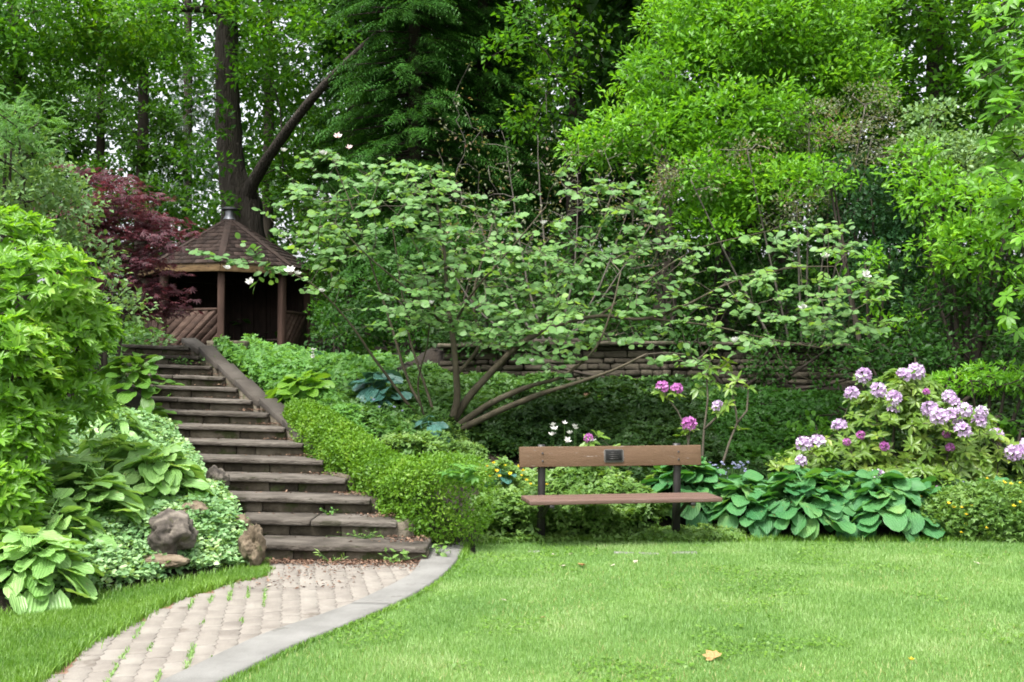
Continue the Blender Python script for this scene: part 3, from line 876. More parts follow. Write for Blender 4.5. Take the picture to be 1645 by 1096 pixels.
# longer tufts along the edges of beds, kerb and steps
E = []
for A, m, spread in ((bed_line[:40], 9000, .10), (ko[:90] + norm(ko[:90] - ki[:90]) * .025, 4500, .022), (p_left[:95] + [-.02, 0], 9000, .05), (left_line, 5000, .10)):
    t = rng.random(m) * (len(A) - 1); i = t.astype(int); f = (t - i)[:, None]
    q = A[i] * (1 - f) + A[np.minimum(i + 1, len(A) - 1)] * f + rng.normal(0, spread, (m, 2)) * [.6, .6]
    E.append(q)
E = np.concatenate(E); E = E[lawn_keep(E)]
E = np.column_stack([E, H(E[:, 0], E[:, 1])])
Vb, Tb, Qb = blades(E, rng, np.where((np.abs(E[:, 0]) < 2.2) & (E[:, 1] < 9.6), .038, .065), .006, lean=.9)
o = part('grass', Vb, [Tb, Qb], M['grass_dark'])
tag(o, 'uncut longer grass fringing the kerb and the beds', kind='stuff')
# weeds in the joints on the left half of the path
J = []
for c in cand:
    s = (c - org) @ acr
    for sg in (-1, 1):
        if rr.random() < .11 and c[1] < 8.9 and s < .45:
            nb_ = rr.choice((12, 25, 45, 70))
            base = c + acr * sg * pv_W / 2
            J.append(base + dirv * np.array([rr.uniform(-.5, .5) * pv_L * (.4 + nb_ / 70) for _ in range(nb_)])[:, None] + rng.normal(0, .008, (nb_, 2)))
J = np.concatenate(J); J = np.column_stack([J, np.full(len(J), .012)])
Vb, Tb, Qb = blades(J, rng, .022, .006, lean=1.2)
o = part('weeds', Vb, [Tb, Qb], M['grass'])
tag(o, 'moss and grass growing in the joints of the path', kind='stuff')

# kerb of concrete slabs
kerb = thing('kerb', 'curved pale concrete kerb between the paved path and the lawn', 'kerb', (ko[0][0], ko[0][1], 0))
slab_at = [0]
acc = 0
for i in range(1, NK):
    acc += np.linalg.norm((ko[i] + ki[i]) / 2 - (ko[i - 1] + ki[i - 1]) / 2)
    if acc > (.50 if len(slab_at) == 1 else 2.3): slab_at.append(i); acc = 0
slab_at.append(NK - 1)
for a, b in zip(slab_at[:-1], slab_at[1:]):
    A, B = ko[a:b + 1].copy(), ki[a:b + 1].copy()
    # a joint of a few millimetres
    A[-1] += norm(A[-2] - A[-1]) * .007; B[-1] += norm(B[-2] - B[-1]) * .007
    n = len(A)
    zt = .040 + rr.uniform(-.004, .004); e = .012
    inn = norm(B - A) * e
    V = np.vstack([np.column_stack([A, np.full(n, -.1)]), np.column_stack([A, np.full(n, zt - e)]), np.column_stack([A + inn, np.full(n, zt)]),
                   np.column_stack([B - inn, np.full(n, zt)]), np.column_stack([B, np.full(n, zt - e)]), np.column_stack([B, np.full(n, -.1)])])
    i = np.arange(n - 1)
    Qs = [np.stack([r * n + i, r * n + i + 1, (r + 1) * n + i + 1, (r + 1) * n + i], -1) for r in range(5)]
    ends = [[0, n, 4 * n, 5 * n], [n, 2 * n, 3 * n, 4 * n]]
    ends += [[q + n - 1 for q in f][::-1] for f in ends]
    part('kerb_slab', V, [np.concatenate(Qs), np.array(ends)], M['kerb'], kerb)
# ------------------------------------------------------------------ stone steps
rr = random.Random(21)
NST = 14
def step_y(i): return 9.58 + 0.523 * (i - 1)       # front edge of tread i (1..14)
def step_z(i): return 0.15 * i
stairs = thing('stone_steps', 'long flight of worn brown stone steps climbing to the gazebo', 'steps', (-1.45, 9.6, 0))
SKEW = .05
for i in range(1, NST + 1):
    y0, z1 = step_y(i), step_z(i)
    xr, xl = step_right(y0) + .02, step_left(y0) - (.15 if i < 4 else .35)
    if i == NST: xr += .02
    w = xr - xl; cx = (xr + xl) / 2
    tilt = 0.006 + 0.0028 * i
    rz = -0.07 - .004 * i
    # tread: one or two long slabs
    split = [0, 1] if rr.random() < .45 else [0, rr.uniform(.35, .65), 1]
    for a, b in zip(split[:-1], split[1:]):
        sw = w * (b - a) - .008; sx = xl + w * (a + b) / 2
        V, T, Q = bevel_box(sw, .60, .050, .013, 2, jit=.0, cuts=10)
        V = V.copy()
        # worn, uneven nosing
        ph = rr.uniform(0, 99)
        nn = np.array([mnoise.noise(Vector((v[0] * 3.2 + ph, i * 3.1, v[2] * 4))) for v in V])
        front = V[:, 1] < -.2
        V[:, 1] += np.where(front, nn * .016, 0)
        V[:, 2] += np.where(V[:, 2] > 0, nn * .006, nn * .004)
        dx = sx - cx
        c, s = math.cos(rz), math.sin(rz)
        V = xf(V, (0, 0, 0), rz=0)
        V[:, 0] += dx
        V[:, 1] += V[:, 0] * math.tan(rz)
        V[:, 2] += -V[:, 0] * tilt * 1.0
        V += [cx, y0 + .30 - .015, z1 - .025]
        mb = MB().add(V, T, Q); mb.build('tread', M['tread'], stairs)
    # riser blocks under the tread, a little behind its nosing
    nb = rr.choice((3, 3, 4)) if w > 1.2 else 3
    cuts = sorted([rr.uniform(.9, 1.1) * k / nb for k in range(1, nb)])
    ed = [0] + cuts + [1]
    for a, b in zip(ed[:-1], ed[1:]):
        sw = w * (b - a) - .006
        V, T, Q = bevel_box(sw, .26, .100, .009, 1, jit=.003, seed=rr.randint(0, 9999), cuts=2)
        dx = xl + w * (a + b) / 2 - cx
        V = V.copy(); V[:, 0] += dx
        V[:, 1] += V[:, 0] * math.tan(rz) + rr.uniform(-.008, .008)
        V[:, 2] += -V[:, 0] * tilt
        V += [cx, y0 + .045 + .13, z1 - .050 - .051]
        MB().add(V, T, Q).build('riser_block', M['riser'], stairs)

# sloping cheek wall with coping slabs along the right of the steps
cheek = thing('cheek_wall', 'sloping stone wall capped with flat slabs along the right of the steps', 'wall', (step_right(9.9), 9.9, 0))
def cheek_pt(y, side):
    x = step_right(y) + (0.02 if side == 0 else .21)
    z = max(.04, .3 * (y - 9.58) + .12)
    return np.array([x, y + (0 if side == 0 else .10), z])
ys = np.linspace(12.05, 16.75, 7)
for k in range(6):
    a, b = ys[k] + .006, ys[k + 1] - .006
    top = [cheek_pt(a, 0), cheek_pt(a, 1), cheek_pt(b, 1), cheek_pt(b, 0)]
    if k == 5:
        for q in (2, 3): top[q][2] = 2.20
    top = np.array(top); top[:, 2] += rr.uniform(-.018, .022) + np.array([-.015, -.02, .02, .012]) * rr.uniform(.4, 1.4); top[:, 0] += rr.uniform(-.02, .02)
    bot = top - [0, 0, .07]
    ins = top.mean(0) + (top - top.mean(0)) * .975
    low = top - [0, 0, .010]
    V = np.vstack([bot, low, ins])
    Q = []
    for r in (0, 4):
        for i in range(4):
            j = (i + 1) % 4
            Q.append([r + i, r + j, r + 4 + j, r + 4 + i])
    Q.append([8, 9, 10, 11])
    part('coping_slab', V, [np.array(Q)], M['coping'], cheek)
    # body under the slab
    t2 = bot + (bot.mean(0) - bot) * .06; t2[:, 2] = bot[:, 2] - .002
    b2 = t2.copy(); b2[:, 2] -= .8
    V = np.vstack([b2, t2])
    Q = [[i, (i + 1) % 4, 4 + (i + 1) % 4, 4 + i] for i in range(4)] + [[4, 5, 6, 7]]
    part('wall_block', V, [np.array(Q)], M['riser'], cheek)

for k in range(3):                                    # lower down only rough blocks hold the bed beside the steps
    y = 10.35 + .56 * k
    V, T, Q = bevel_box(.20, .54, .34, .03, 1, jit=.018, seed=k + 40)
    MB().add(xf(V, (step_right(y) + .10, y, .3 * (y - 9.58) - .12), rz=R(31)), T, Q).build('wall_block', M['riser'], cheek)
# top landing edge right of the steps: a low stone course in front of the gazebo
land = thing('landing_edge', 'low stone course in front of the gazebo at the top of the steps', 'stone edging', (-4.6, 17.6, 2.0))
for k in range(1):
    V, T, Q = bevel_box(.62, .3, .14, .015, 1, jit=.005, seed=k)
    MB().add(V + [-4.55 + .64 * k, 17.6 + .02 * k, 2.13], T, Q).build('edging_stone', M['riser'], land)

# ------------------------------------------------------------------ dry stone retaining wall behind the tree
wall = thing('retaining_wall', 'low dry stone retaining wall in the shade behind the spreading tree', 'stone wall', (2.2, WALL_Y, 1.5))
stone_me = []
for s in range(6):
    V, T, Q = bevel_box(1, 1, 1, .085, 1, jit=.06, seed=60 + s)
    stone_me.append(mesh_np('wall_stone', V, [np.array(T), np.array(Q)], M['wall_stone']))
xw0, xw1 = -1.15, 5.9
z = 1.40; course = 0; nst = 0
while z < 2.08:
    h = rr.uniform(.07, .125)
    x = xw0 + rr.uniform(0, .1)
    while x < xw1 and nst < 296:
        w = rr.uniform(.12, .38)
        y = WALL_Y + .05 * course * .35 + rr.uniform(-.022, .022)
        zz = z + h / 2 + .02 * math.sin(x * .9)
        Mx = Matrix.Translation((x + w / 2, y, zz)) @ Matrix.Rotation(rr.uniform(-.05, .05), 4, 'Y') @ Matrix.Rotation(rr.uniform(-.06, .06), 4, 'Z') @ Matrix.Diagonal((w - .006, .26, h - .003, 1))
        piece('wall_stone', rr.choice(stone_me), wall, Mx); nst += 1
        x += w
    z += h; course += 1
x = xw0
while x < xw1 - .3:
    w = rr.uniform(.5, 1.0)
    V, T, Q = bevel_box(w - .01, .42, .06, .014, 1, jit=.006, seed=rr.randint(0, 999), cuts=3)
    MB().add(xf(V, (x + w / 2, WALL_Y + .06, z + .035 + .02 * math.sin(x * .9)), ry=rr.uniform(-.015, .015)), T, Q).build('cap_stone', M['wall_stone'], wall)
    x += w
V, T, Q = bevel_box(xw1 - xw0, .35, .62, .02)
MB().add(V + [(xw0 + xw1) / 2, WALL_Y + .30, 1.72], T, Q).build('backing', M['soil'], wall)
print('wall stones', nst)

# ------------------------------------------------------------------ gazebo
GC = np.array([-6.72, 26.0]); GZ0 = 2.04
RP, RE = 1.83, 2.08
EZ, AZ = 4.12, 5.42                # eave and apex height
ROT = R(9.4)
def gv(k, r, z, c=GC):
    a = ROT + k * math.pi / 4
    return np.array([c[0] + r * math.sin(a), c[1] - r * math.cos(a), z])
gaz = thing('gazebo', 'brown wooden octagonal gazebo with shingled roof at the top of the steps', 'gazebo', (GC[0], GC[1], GZ0))
def prism(A, B, hw, hd, b=.012, seed=0, cuts=2, jit=.0):
    """beam from A to B, hw across (horizontal), hd the other way"""
    A, B = np.asarray(A, float), np.asarray(B, float)
    L = np.linalg.norm(B - A)
    V, T, Q = bevel_box(L, hw, hd, b, 1, jit=jit, seed=seed, cuts=cuts)
    x = norm(B - A)
    ref = np.array([0, 0, 1.]) if abs(x[2]) < .9 else np.array([0, 1., 0])
    y = norm(np.cross(ref, x)); zt = np.cross(x, y)
    V = (A + B) / 2 + V[:, 0:1] * x + V[:, 1:2] * y + V[:, 2:3] * zt
    return V, T, Q
# floor
V = [gv(k, RP + .12, GZ0 - .45) for k in range(8)] + [gv(k, RP + .12, GZ0 - .02) for k in range(8)]
Q = [[k, (k + 1) % 8, 8 + (k + 1) % 8, 8 + k] for k in range(8)]
Q += [[8, 9, 10, 15], [10, 11, 14, 15], [11, 12, 13, 14]]
part('floor', V, [np.array(Q)], M['dark_wood'], gaz)
for k in range(8):
    a = ROT + k * math.pi / 4
    p = gv(k, RP, 0)
    V, T, Q = bevel_box(.15, .15, EZ - GZ0 - .14, .014, 1, jit=.003, seed=k, cuts=4)
    MB().add(xf(V, (p[0], p[1], (GZ0 + EZ - .14) / 2), rz=a), T, Q).build('post', M['post_wood'], gaz)
for k in range(8):                                    # panel between post k and k+1
    A, B = gv(k, RP, 0), gv(k + 1, RP, 0)
    u = norm(B - A)
    A2, B2 = A + u * .077, B - u * .077
    # plate beam on the posts, fascia under the eave
    V, T, Q = prism(gv(k, RP, EZ - .075), gv(k + 1, RP, EZ - .075), .12, .128, .006)
    MB().add(V, T, Q).build('plate_beam', M['dark_wood'], gaz)
    fa, fb = gv(k, RE - .02, EZ - .075), gv(k + 1, RE - .02, EZ - .075)
    V, T, Q = prism(fa + u * .004, fb - u * .004, .03, .19, .004)
    MB().add(V, T, Q).build('fascia_board', M['fascia'] if k in (6, 7, 0, 1) else M['post_wood'], gaz)
    if k == 0: continue                               # the doorway
    W = np.linalg.norm(B2 - A2)
    hgt = 1.06
    rail_z = GZ0 + hgt
    V, T, Q = prism(A2 + [0, 0, rail_z + .03], B2 + [0, 0, rail_z + .03], .10, .055, .008)
    MB().add(V, T, Q).build('top_rail', M['log_board'], gaz)
    V, T, Q = prism(A2 + [0, 0, GZ0 + .04], B2 + [0, 0, GZ0 + .04], .07, .08, .008)
    MB().add(V, T, Q).build('bottom_rail', M['post_wood'], gaz)
    out = norm(np.array([u[1], -u[0], 0])); 
    if np.dot(out[:2], A[:2] - GC) < 0: out = -out
    # diagonal half-log boards, clipped to the frame
    step = .158; z0, z1 = .082, hgt
    sgn = 1
    j = -8
    while j < 12:
        c0 = j * step * math.sqrt(2)
        # band between lines s = c + z and s = c + step*sqrt2 + z (rising to the right)
        def clip(poly, f):
            o2 = []
            for i in range(len(poly)):
                p, q = poly[i], poly[(i + 1) % len(poly)]
                fp, fq = f(p), f(q)
                if fp >= 0: o2.append(p)
                if fp * fq < 0:
                    t = fp / (fp - fq); o2.append((p[0] + (q[0] - p[0]) * t, p[1] + (q[1] - p[1]) * t))
            return o2
        poly = [(0, z0), (W, z0), (W, z1), (0, z1)]
        g = .006
        poly = clip(poly, lambda p: p[0] - p[1] - (c0 + g))
        poly = clip(poly, lambda p: (c0 + step * math.sqrt(2) - g) - (p[0] - p[1])) if len(poly) > 2 else []
        j += 1
        if len(poly) < 3: continue
        ar = 0.5 * abs(sum(poly[i][0] * poly[(i + 1) % len(poly)][1] - poly[(i + 1) % len(poly)][0] * poly[i][1] for i in range(len(poly))))
        if ar < .006: continue
        cen = c0 + step * math.sqrt(2) / 2
        n = len(poly)
        cp = (sum(p[0] for p in poly) / n, sum(p[1] for p in poly) / n)
        def P3(p, d): return A2 + u * p[0] + np.array([0, 0, GZ0 + p[1]]) + out * d
        inner = []
        for p in poly:                                # bring the outline towards the band's centre line: a rounded log face
            dv = (p[0] - p[1]) - cen
            inner.append((p[0] - dv * .30, p[1] + dv * .30))
        V = [P3(p, -.03) for p in poly] + [P3(p, .008) for p in poly] + [P3(p, .038) for p in inner]
        Qs = []
        for r in (0, n):
            for i in range(n):
                Qs.append([r + i, r + (i + 1) % n, r + n + (i + 1) % n, r + n + i])
        Ts = [[2 * n, 2 * n + i, 2 * n + i + 1] for i in range(1, n - 1)]
        part('log_board', V, [np.array(Ts), np.array(Qs)], M['log_board'], gaz)
# the back of the gazebo is boarded up to the roof
for k in (2, 3, 4, 5):
    A, B = gv(k, RP - .05, 0), gv(k + 1, RP - .05, 0)
    u = norm(B - A); W = np.linalg.norm(B - A)
    nbd = 8
    inn = norm(np.array([GC[0], GC[1], 0]) - (A + B) / 2 * [1, 1, 0])
    for q in range(nbd):
        c0 = A + u * (W * (q + .5) / nbd) + inn * (.026 if q % 2 else 0)
        V, T, Q = bevel_box(W / nbd + .03, .022, EZ - GZ0 - .16, .004, 1)
        MB().add(xf(V, (c0[0], c0[1], (EZ + GZ0 - .14) / 2), rz=math.atan2(u[1], u[0])), T, Q).build('wall_board', M['dark_wood'], gaz)
# bench seat running round the inside
for k in range(1, 8):
    V, T, Q = prism(gv(k, RP - .3, GZ0 + .44), gv(k + 1, RP - .3, GZ0 + .44), .34, .04, .006)
    MB().add(V, T, Q).build('inner_bench', M['dark_wood'], gaz)
# roof deck and shingles
apex = np.array([GC[0], GC[1], AZ])
V = [gv(k, RE, EZ - .01) for k in range(8)] + [apex - [0, 0, .02]] + [gv(k, RE - .02, EZ - .05) for k in range(8)] + [apex - [0, 0, .08]]
T = []
for k in range(8):
    T += [[k, (k + 1) % 8, 8], [9 + (k + 1) % 8, 9 + k, 17]]
Q = [[k, 9 + k, 9 + (k + 1) % 8, (k + 1) % 8] for k in range(8)]
part('roof_deck', V, [np.array(T), np.array(Q)], M['dark_wood'], gaz)
rows = 12
cnt = 0
for k in range(8):
    A, B = gv(k, RE + .03, EZ), gv(k + 1, RE + .03, EZ)
    nrm = norm(np.cross(B - A, apex - A)); 
    if nrm[2] < 0: nrm = -nrm
    for r in range(rows):
        t0, t1 = r / rows * .965, min((r + 1.25) / rows * .965, .985)
        L0, R0 = A + (apex - A) * t0, B + (apex - B) * t0
        L1, R1 = A + (apex - A) * t1, B + (apex - B) * t1
        w0 = np.linalg.norm(R0 - L0)
        front = k in (6, 7, 0, 1)
        nt_ = max(1, int(round(w0 / (.30 if front else .62))))
        shift = (.5 if r % 2 else 0)
        ed = [0] + [min(max((q + shift) / nt_, 0), 1) for q in range(0 if shift else 1, nt_)] + [1]
        for a, b in zip(ed[:-1], ed[1:]):
            if b - a < .05: continue
            g = .004 / w0
            lift0 = .026 + rr.uniform(0, .006); lift1 = .006
            q = [L0 + (R0 - L0) * (a + g), L0 + (R0 - L0) * (b - g), L1 + (R1 - L1) * b, L1 + (R1 - L1) * a]
            top = [q[0] + nrm * lift0, q[1] + nrm * lift0, q[2] + nrm * lift1, q[3] + nrm * lift1]
            bot = [q[0] + nrm * (lift0 - .016), q[1] + nrm * (lift0 - .016), q[2] + nrm * (lift1 - .004), q[3] + nrm * (lift1 - .004)]
            part('shingle', np.array(bot + top), [np.array([[4, 5, 6, 7], [0, 1, 5, 4], [1, 2, 6, 5], [3, 0, 4, 7]])], M['shingle'], gaz); cnt += 1
print('shingles', cnt)
for k in range(8):                                    # hip caps
    V, T, Q = prism(gv(k, RE + .03, EZ + .035), apex + [0, 0, .01], .15, .018, .003)
    MB().add(V, T, Q).build('hip_cap', M['shingle'], gaz)
# little metal vent on the apex
mb = MB()
ang8 = np.linspace(0, 2 * np.pi, 12, endpoint=False)
def ring(r, z): return np.column_stack([GC[0] + r * np.cos(ang8), GC[1] + r * np.sin(ang8), np.full(12, z)])
def lathe(prof, name, mat, parent):
    V = np.concatenate([ring(r, z) for r, z in prof]); n = 12
    Q = [[r * n + i, r * n + (i + 1) % n, (r + 1) * n + (i + 1) % n, (r + 1) * n + i] for r in range(len(prof) - 1) for i in range(n)]
    return part(name, V, [np.array(Q)], mat, parent, smooth_shade=True)
vent = lathe([(.15, AZ - .05), (.105, AZ + .03), (.095, AZ + .05), (.095, AZ + .19)], 'roof_vent', M['vent_metal'], gaz)
lathe([(.07, AZ + .185), (.20, AZ + .175), (.20, AZ + .20), (.10, AZ + .255), (.0, AZ + .26)], 'vent_cap', M['vent_cap'], vent)

# ------------------------------------------------------------------ bench
BA = R(9.5)
bo = at(981, 866, 10.84); bo[2] = 0
bench = thing('park_bench', 'brown painted park bench with a small dark plaque on its backrest', 'bench', bo)
def bl(V): return xf(V, (bo[0], bo[1], 0), rz=BA)
def bpart(name, V, T, Q, mat, parent=bench, **k): return MB().add(bl(V), T, Q).build(name, mat, parent, **k)
V, T, Q = bevel_box(1.83, .045, .197, .006, 2, cuts=12)
nn = np.array([mnoise.noise(Vector((v[0] * 4, v[2] * 9, 1))) for v in V]) * .0025
V = V.copy(); V[:, 2] += nn; 
V = xf(V, (0, 0, 0), rx=R(-4)) + [0, -.03, .838]
back = bpart('backrest', V, T, Q, M['bench_back'])
V, T, Q = bevel_box(.195, .008, .128, .012, 1)
V = xf(V, (0, -.024, .002)); V = xf(V, (.02, -.03, .838), rx=R(-4))
pl = bpart('plaque', V, T, Q, M['plaque_rim'], back)
V, T, Q = bevel_box(.183, .006, .116, .010, 1)
V = xf(V, (0, -.0265, .003)); V = xf(V, (.02, -.03, .838), rx=R(-4))
bpart('plaque_face', V, T, Q, M['plaque'], back)
mb = MB()
for j, (w, zz) in enumerate(((.06, .034), (.10, .014), (.075, -.006), (.09, -.026))):
    V, T, Q = bevel_box(w, .0015, .006, 0)
    V = xf(V, (0, -.0300, zz)); V = xf(V, (.02, -.03, .838), rx=R(-4))
    mb.add(bl(V), T, Q)
mb.build('plaque_lettering', M['plaque_text'], back)
for j in range(3):                                    # seat planks
    V, T, Q = bevel_box(1.87, .135, .040, .006, 2, cuts=10)
    V = V.copy(); V[:, 2] += np.array([mnoise.noise(Vector((v[0] * 3, j * 5, 2))) for v in V]) * .002
    bpart('seat_plank', xf(V, (.03 + .004 * j, -.135 - j * .143, .452 - .004 * j), rx=R(1.5)), T, Q, M['bench_seat'])
for sx in (-.69, .68):
    leg = MB()
    # upright: leans back a little above the seat, foot slightly forward
    pr = [(.05, .0), (.012, .42), (.0, .70), (.012, .955)]
    Vs = []
    for (yy, zz) in pr:
        d = .033 if zz > .4 else .039
        Vs += [(sx - d, yy - .025, zz), (sx + d, yy - .025, zz), (sx + d, yy + .025, zz), (sx - d, yy + .025, zz)]
    Qs = []
    for r in range(3):
        for i in range(4):
            Qs.append([4 * r + i, 4 * r + (i + 1) % 4, 4 * r + 4 + (i + 1) % 4, 4 * r + 4 + i])
    Qs += [[12, 13, 14, 15], [3, 2, 1, 0]]
    Vs = np.array(Vs)
    lo = bpart('leg', Vs, None, Qs, M['iron'])
    V, T, Q = bevel_box(.085, .085, .06, .008)
    bpart('foot', xf(V, (sx, .045, .03)), T, Q, M['iron'], lo)
    V, T, Q = bevel_box(.045, .46, .035, .004)
    br = bpart('seat_bracket', xf(V, (sx + .005, -.255, .411), rx=R(1.5)), T, Q, M['iron'])
    V, T, Q = prism((sx, -.02, .25), (sx, -.30, .40), .03, .03, .003)
    bpart('strut', V, T, Q, M['iron'], br)
    for zz in (.80, .875):
        V, T, Q = bevel_box(.018, .008, .018, .004)
        bpart('bolt', xf(V, (sx, -.0565 + (.0 if zz > .85 else -.005), zz)), T, Q, M['iron'], back)
# ------------------------------------------------------------------ planting helpers
def G(x, y): return np.array([x, y, float(H(x, y))])

def blob(px, py, D, rx, ry, rd):
    """ellipsoid of a crown measured on the photograph"""
    c = at(px, py, D)
    return c, np.array([rx * D / F, rd, ry * D / F])

def limb(pts, rad, step=.25):
    return resample(np.array(pts), np.array(rad), step)

def crown_tree(name, label, cat, base, limbs, blobs, mat, bark, seed, size=.11, per_m2=1.0, n=40, rad=.4, up=.6, droop=.2, flat=.7,
               shell=.45, tmpl=None, nanch=60, nsep=0, group=None, r_tip=.008, lump=.25, rmax=.09, out=.6, rest='crown', twig=None, keep=None):
    rng = np.random.default_rng(seed)
    t = thing(name, label, cat, base, group)
    ls = []
    if limbs:
        mb = MB()
        for i, (P, r) in enumerate(limbs):
            P, r = limb(P, r)
            ls.append(P)
            mb.add(*tube(P, r, 10 if r.max() > .08 else 7, .07, seed + i))
        mb.build('trunk', bark, t, smooth_shade=True)
    C, O = blob_clumps(blobs, rng, per_m2, shell, lump)
    if keep is not None:
        k = keep(C); C, O = C[k], O[k]
    if ls and nanch:
        sel = rng.permutation(len(C))[:nanch]
        (V, _, Q), _d = grow(ls, C[sel], rng, step=.5, jit=.06, r_tip=r_tip, rmax=rmax)
        part('branches', V, [Q], twig or bark, t, kind='stuff')
    pos, ax, nr, sz = clump_leaves(C, O, rng, n, rad, size, up, droop, flat, out)
    leaf_parts(t, pos, ax, nr, sz, tmpl or T_fold(), mat, nsep, rest=rest)
    return t

# ------------------------------------------------------------------ the spreading tree in the middle
def px_path(pts):
    """list of (px, py, D, radius)"""
    return [at(a, b, d) for a, b, d, r in pts], [r for a, b, d, r in pts]

mb_base = gp(722, 690)
MD = mb_base[1]
magnolia = thing('spreading_tree', 'wide spreading multi stemmed tree with pale round leaves and white flowers behind the hedge', 'tree', mb_base)
ML = [
    [(716, 700, 0, .085), (733, 650, 0, .070), (733, 590, 0, .062), (727, 540, .1, .055), (719, 470, .1, .047), (712, 395, .2, .038), (702, 330, .3, .022), (690, 280, .3, .012)],
    [(718, 698, .05, .085), (752, 640, .1, .075), (800, 588, .2, .065), (845, 548, .2, .057), (900, 522, .2, .050), (965, 508, .2, .046), (1035, 512, .1, .040), (1100, 490, 0, .03), (1180, 450, -.2, .022), (1260, 430, -.3, .015), (1340, 425, -.4, .010)],
    [(722, 700, 0, .075), (790, 648, -.3, .060), (858, 620, -.5, .050), (905, 606, -.6, .040), (960, 560, -.7, .028), (985, 500, -.7, .020), (1000, 440, -.6, .014)],
    [(724, 702, -.05, .070), (800, 660, -.5, .058), (866, 634, -.8, .052), (922, 617, -1.0, .044), (985, 596, -1.3, .030), (1040, 570, -1.5, .020)],
    [(1035, 512, .1, .034), (1130, 522, 0, .024), (1240, 545, -.3, .018), (1330, 560, -.6, .011)],
    [(1240, 545, -.3, .012), (1262, 590, -.4, .009), (1305, 612, -.5, .006)],
    [(735, 600, 0, .05), (770, 550, .5, .042), (760, 480, .9, .034), (780, 400, 1.2, .025), (800, 330, 1.4, .015)],
    [(725, 530, .1, .036), (760, 470, -.4, .028), (820, 400, -.8, .020), (880, 330, -.9, .012)],
    [(845, 548, .2, .036), (900, 470, .6, .028), (960, 380, .9, .02), (985, 300, 1.0, .012)],
    [(712, 520, .1, .034), (660, 470, -.3, .026), (600, 420, -.6, .018), (540, 360, -.8, .011)],
    [(962, 508, .2, .030), (1040, 450, .5, .022), (1120, 400, .7, .015), (1230, 370, .8, .010)],
    [(700, 700, 0, .045), (664, 660, -.1, .038), (612, 590, -.3, .030), (560, 515, -.5, .024), (500, 455, -.8, .017), (420, 425, -1.1, .011), (335, 415, -1.3, .006)],
    [(698, 700, 0, .042), (655, 610, .2, .035), (628, 520, .3, .029), (594, 420, .4, .022), (560, 320, .5, .014), (530, 250, .5, .008)],
    [(704, 700, .1, .040), (680, 615, .3, .033), (655, 540, .4, .027), (640, 450, .5, .02), (625, 350, .6, .013)],
    [(690, 695, -.1, .026), (672, 620, -.3, .022), (690, 540, -.5, .018), (685, 440, -.6, .012), (650, 360, -.6, .007)],
]
mb = MB(); limbs_w = []
for i, L in enumerate(ML):
    P = [at(a, b, MD + d) for a, b, d, r in L]
    if i < 4 or i in (11, 12, 13, 14): P[0][2] = float(H(P[0][0], P[0][1])) - .05
    P, r = limb(P, [r for *_, r in L], .12)
    rs = np.random.default_rng(i)
    P[1:] += np.cumsum(rs.normal(0, .004, P[1:].shape), 0) * .6
    limbs_w.append(P)
    mb.add(*tube(P, r * np.where(r > .05, .66, .52), 9, .06, i))
mb.build('trunk', M['bark_smooth'], magnolia, smooth_shade=True)
mag_poly = [(448, 330), (462, 255), (520, 235), (590, 262), (650, 262), (735, 262), (770, 330), (850, 318), (900, 262), (960, 240), (1000, 285), (1060, 350),
            (1130, 395), (1215, 375), (1290, 350), (1365, 372), (1420, 430), (1445, 520), (1395, 560), (1330, 545), (1240, 515), (1235, 560), (1150, 580), (1080, 598),
            (1010, 560), (930, 560), (925, 602), (850, 592), (800, 560), (700, 520), (610, 545), (575, 500), (545, 470), (510, 425), (475, 375)]
rng = np.random.default_rng(77)
A = []
lo = np.min(mag_poly, 0); hi = np.max(mag_poly, 0)
while len(A) < 560:
    p = lo + (hi - lo) * rng.random(2)
    if not in_poly(p[None], mag_poly)[0]: continue
    # sparser to the right and in the upper part of the middle
    w = 1.0
    if p[0] > 980: w = .72
    if 740 < p[0] < 980 and p[1] < 400: w = .5
    if p[1] > 560: w = .7
    if p[0] < 640 and p[1] > 440: w = .35
    if 640 < p[0] < 960 and 400 < p[1] < 560: w = 1.0
    else: w *= .72
    if rng.random() > w: continue
    d = rng.normal(0, .75)
    A.append(at(p[0], p[1], MD + np.clip(d, -1.7, 1.6)))
extra = [(330, 408, -1.35), (352, 414, -1.3), (375, 420, -1.25), (398, 420, -1.25), (420, 440, -1.1), (440, 432, -1.1), (462, 440, -1.0), (485, 448, -.95), (398, 400, -1.3), (505, 465, -.8),
         (430, 345, -.2), (450, 372, -.2), (478, 402, -.4), (905, 600, -.7), (880, 585, -.7), (850, 575, -.6), (925, 575, -.8), (895, 560, -.6), (1385, 575, -.5), (1250, 548, -.6), (1215, 552, -.6), (1190, 545, -.6),
         (1340, 470, -.6), (1300, 500, -.6), (1395, 520, -.7), (1420, 518, -.7), (1080, 575, -1.2), (1110, 585, -1.2), (1150, 600, -1.2), (1020, 545, -1.0), (1375, 560, -.6), (1345, 548, -.6)]
A += [at(a, b, MD + d) for a, b, d in extra]
A = np.array(A)
(V, _, Q), dirs = grow(limbs_w, A, rng, step=.16, jit=.022, r_tip=.0032, p=.45, rmax=.03, sag=.02)
part('twigs', V, [Q], M['twig'], magnolia, kind='stuff')
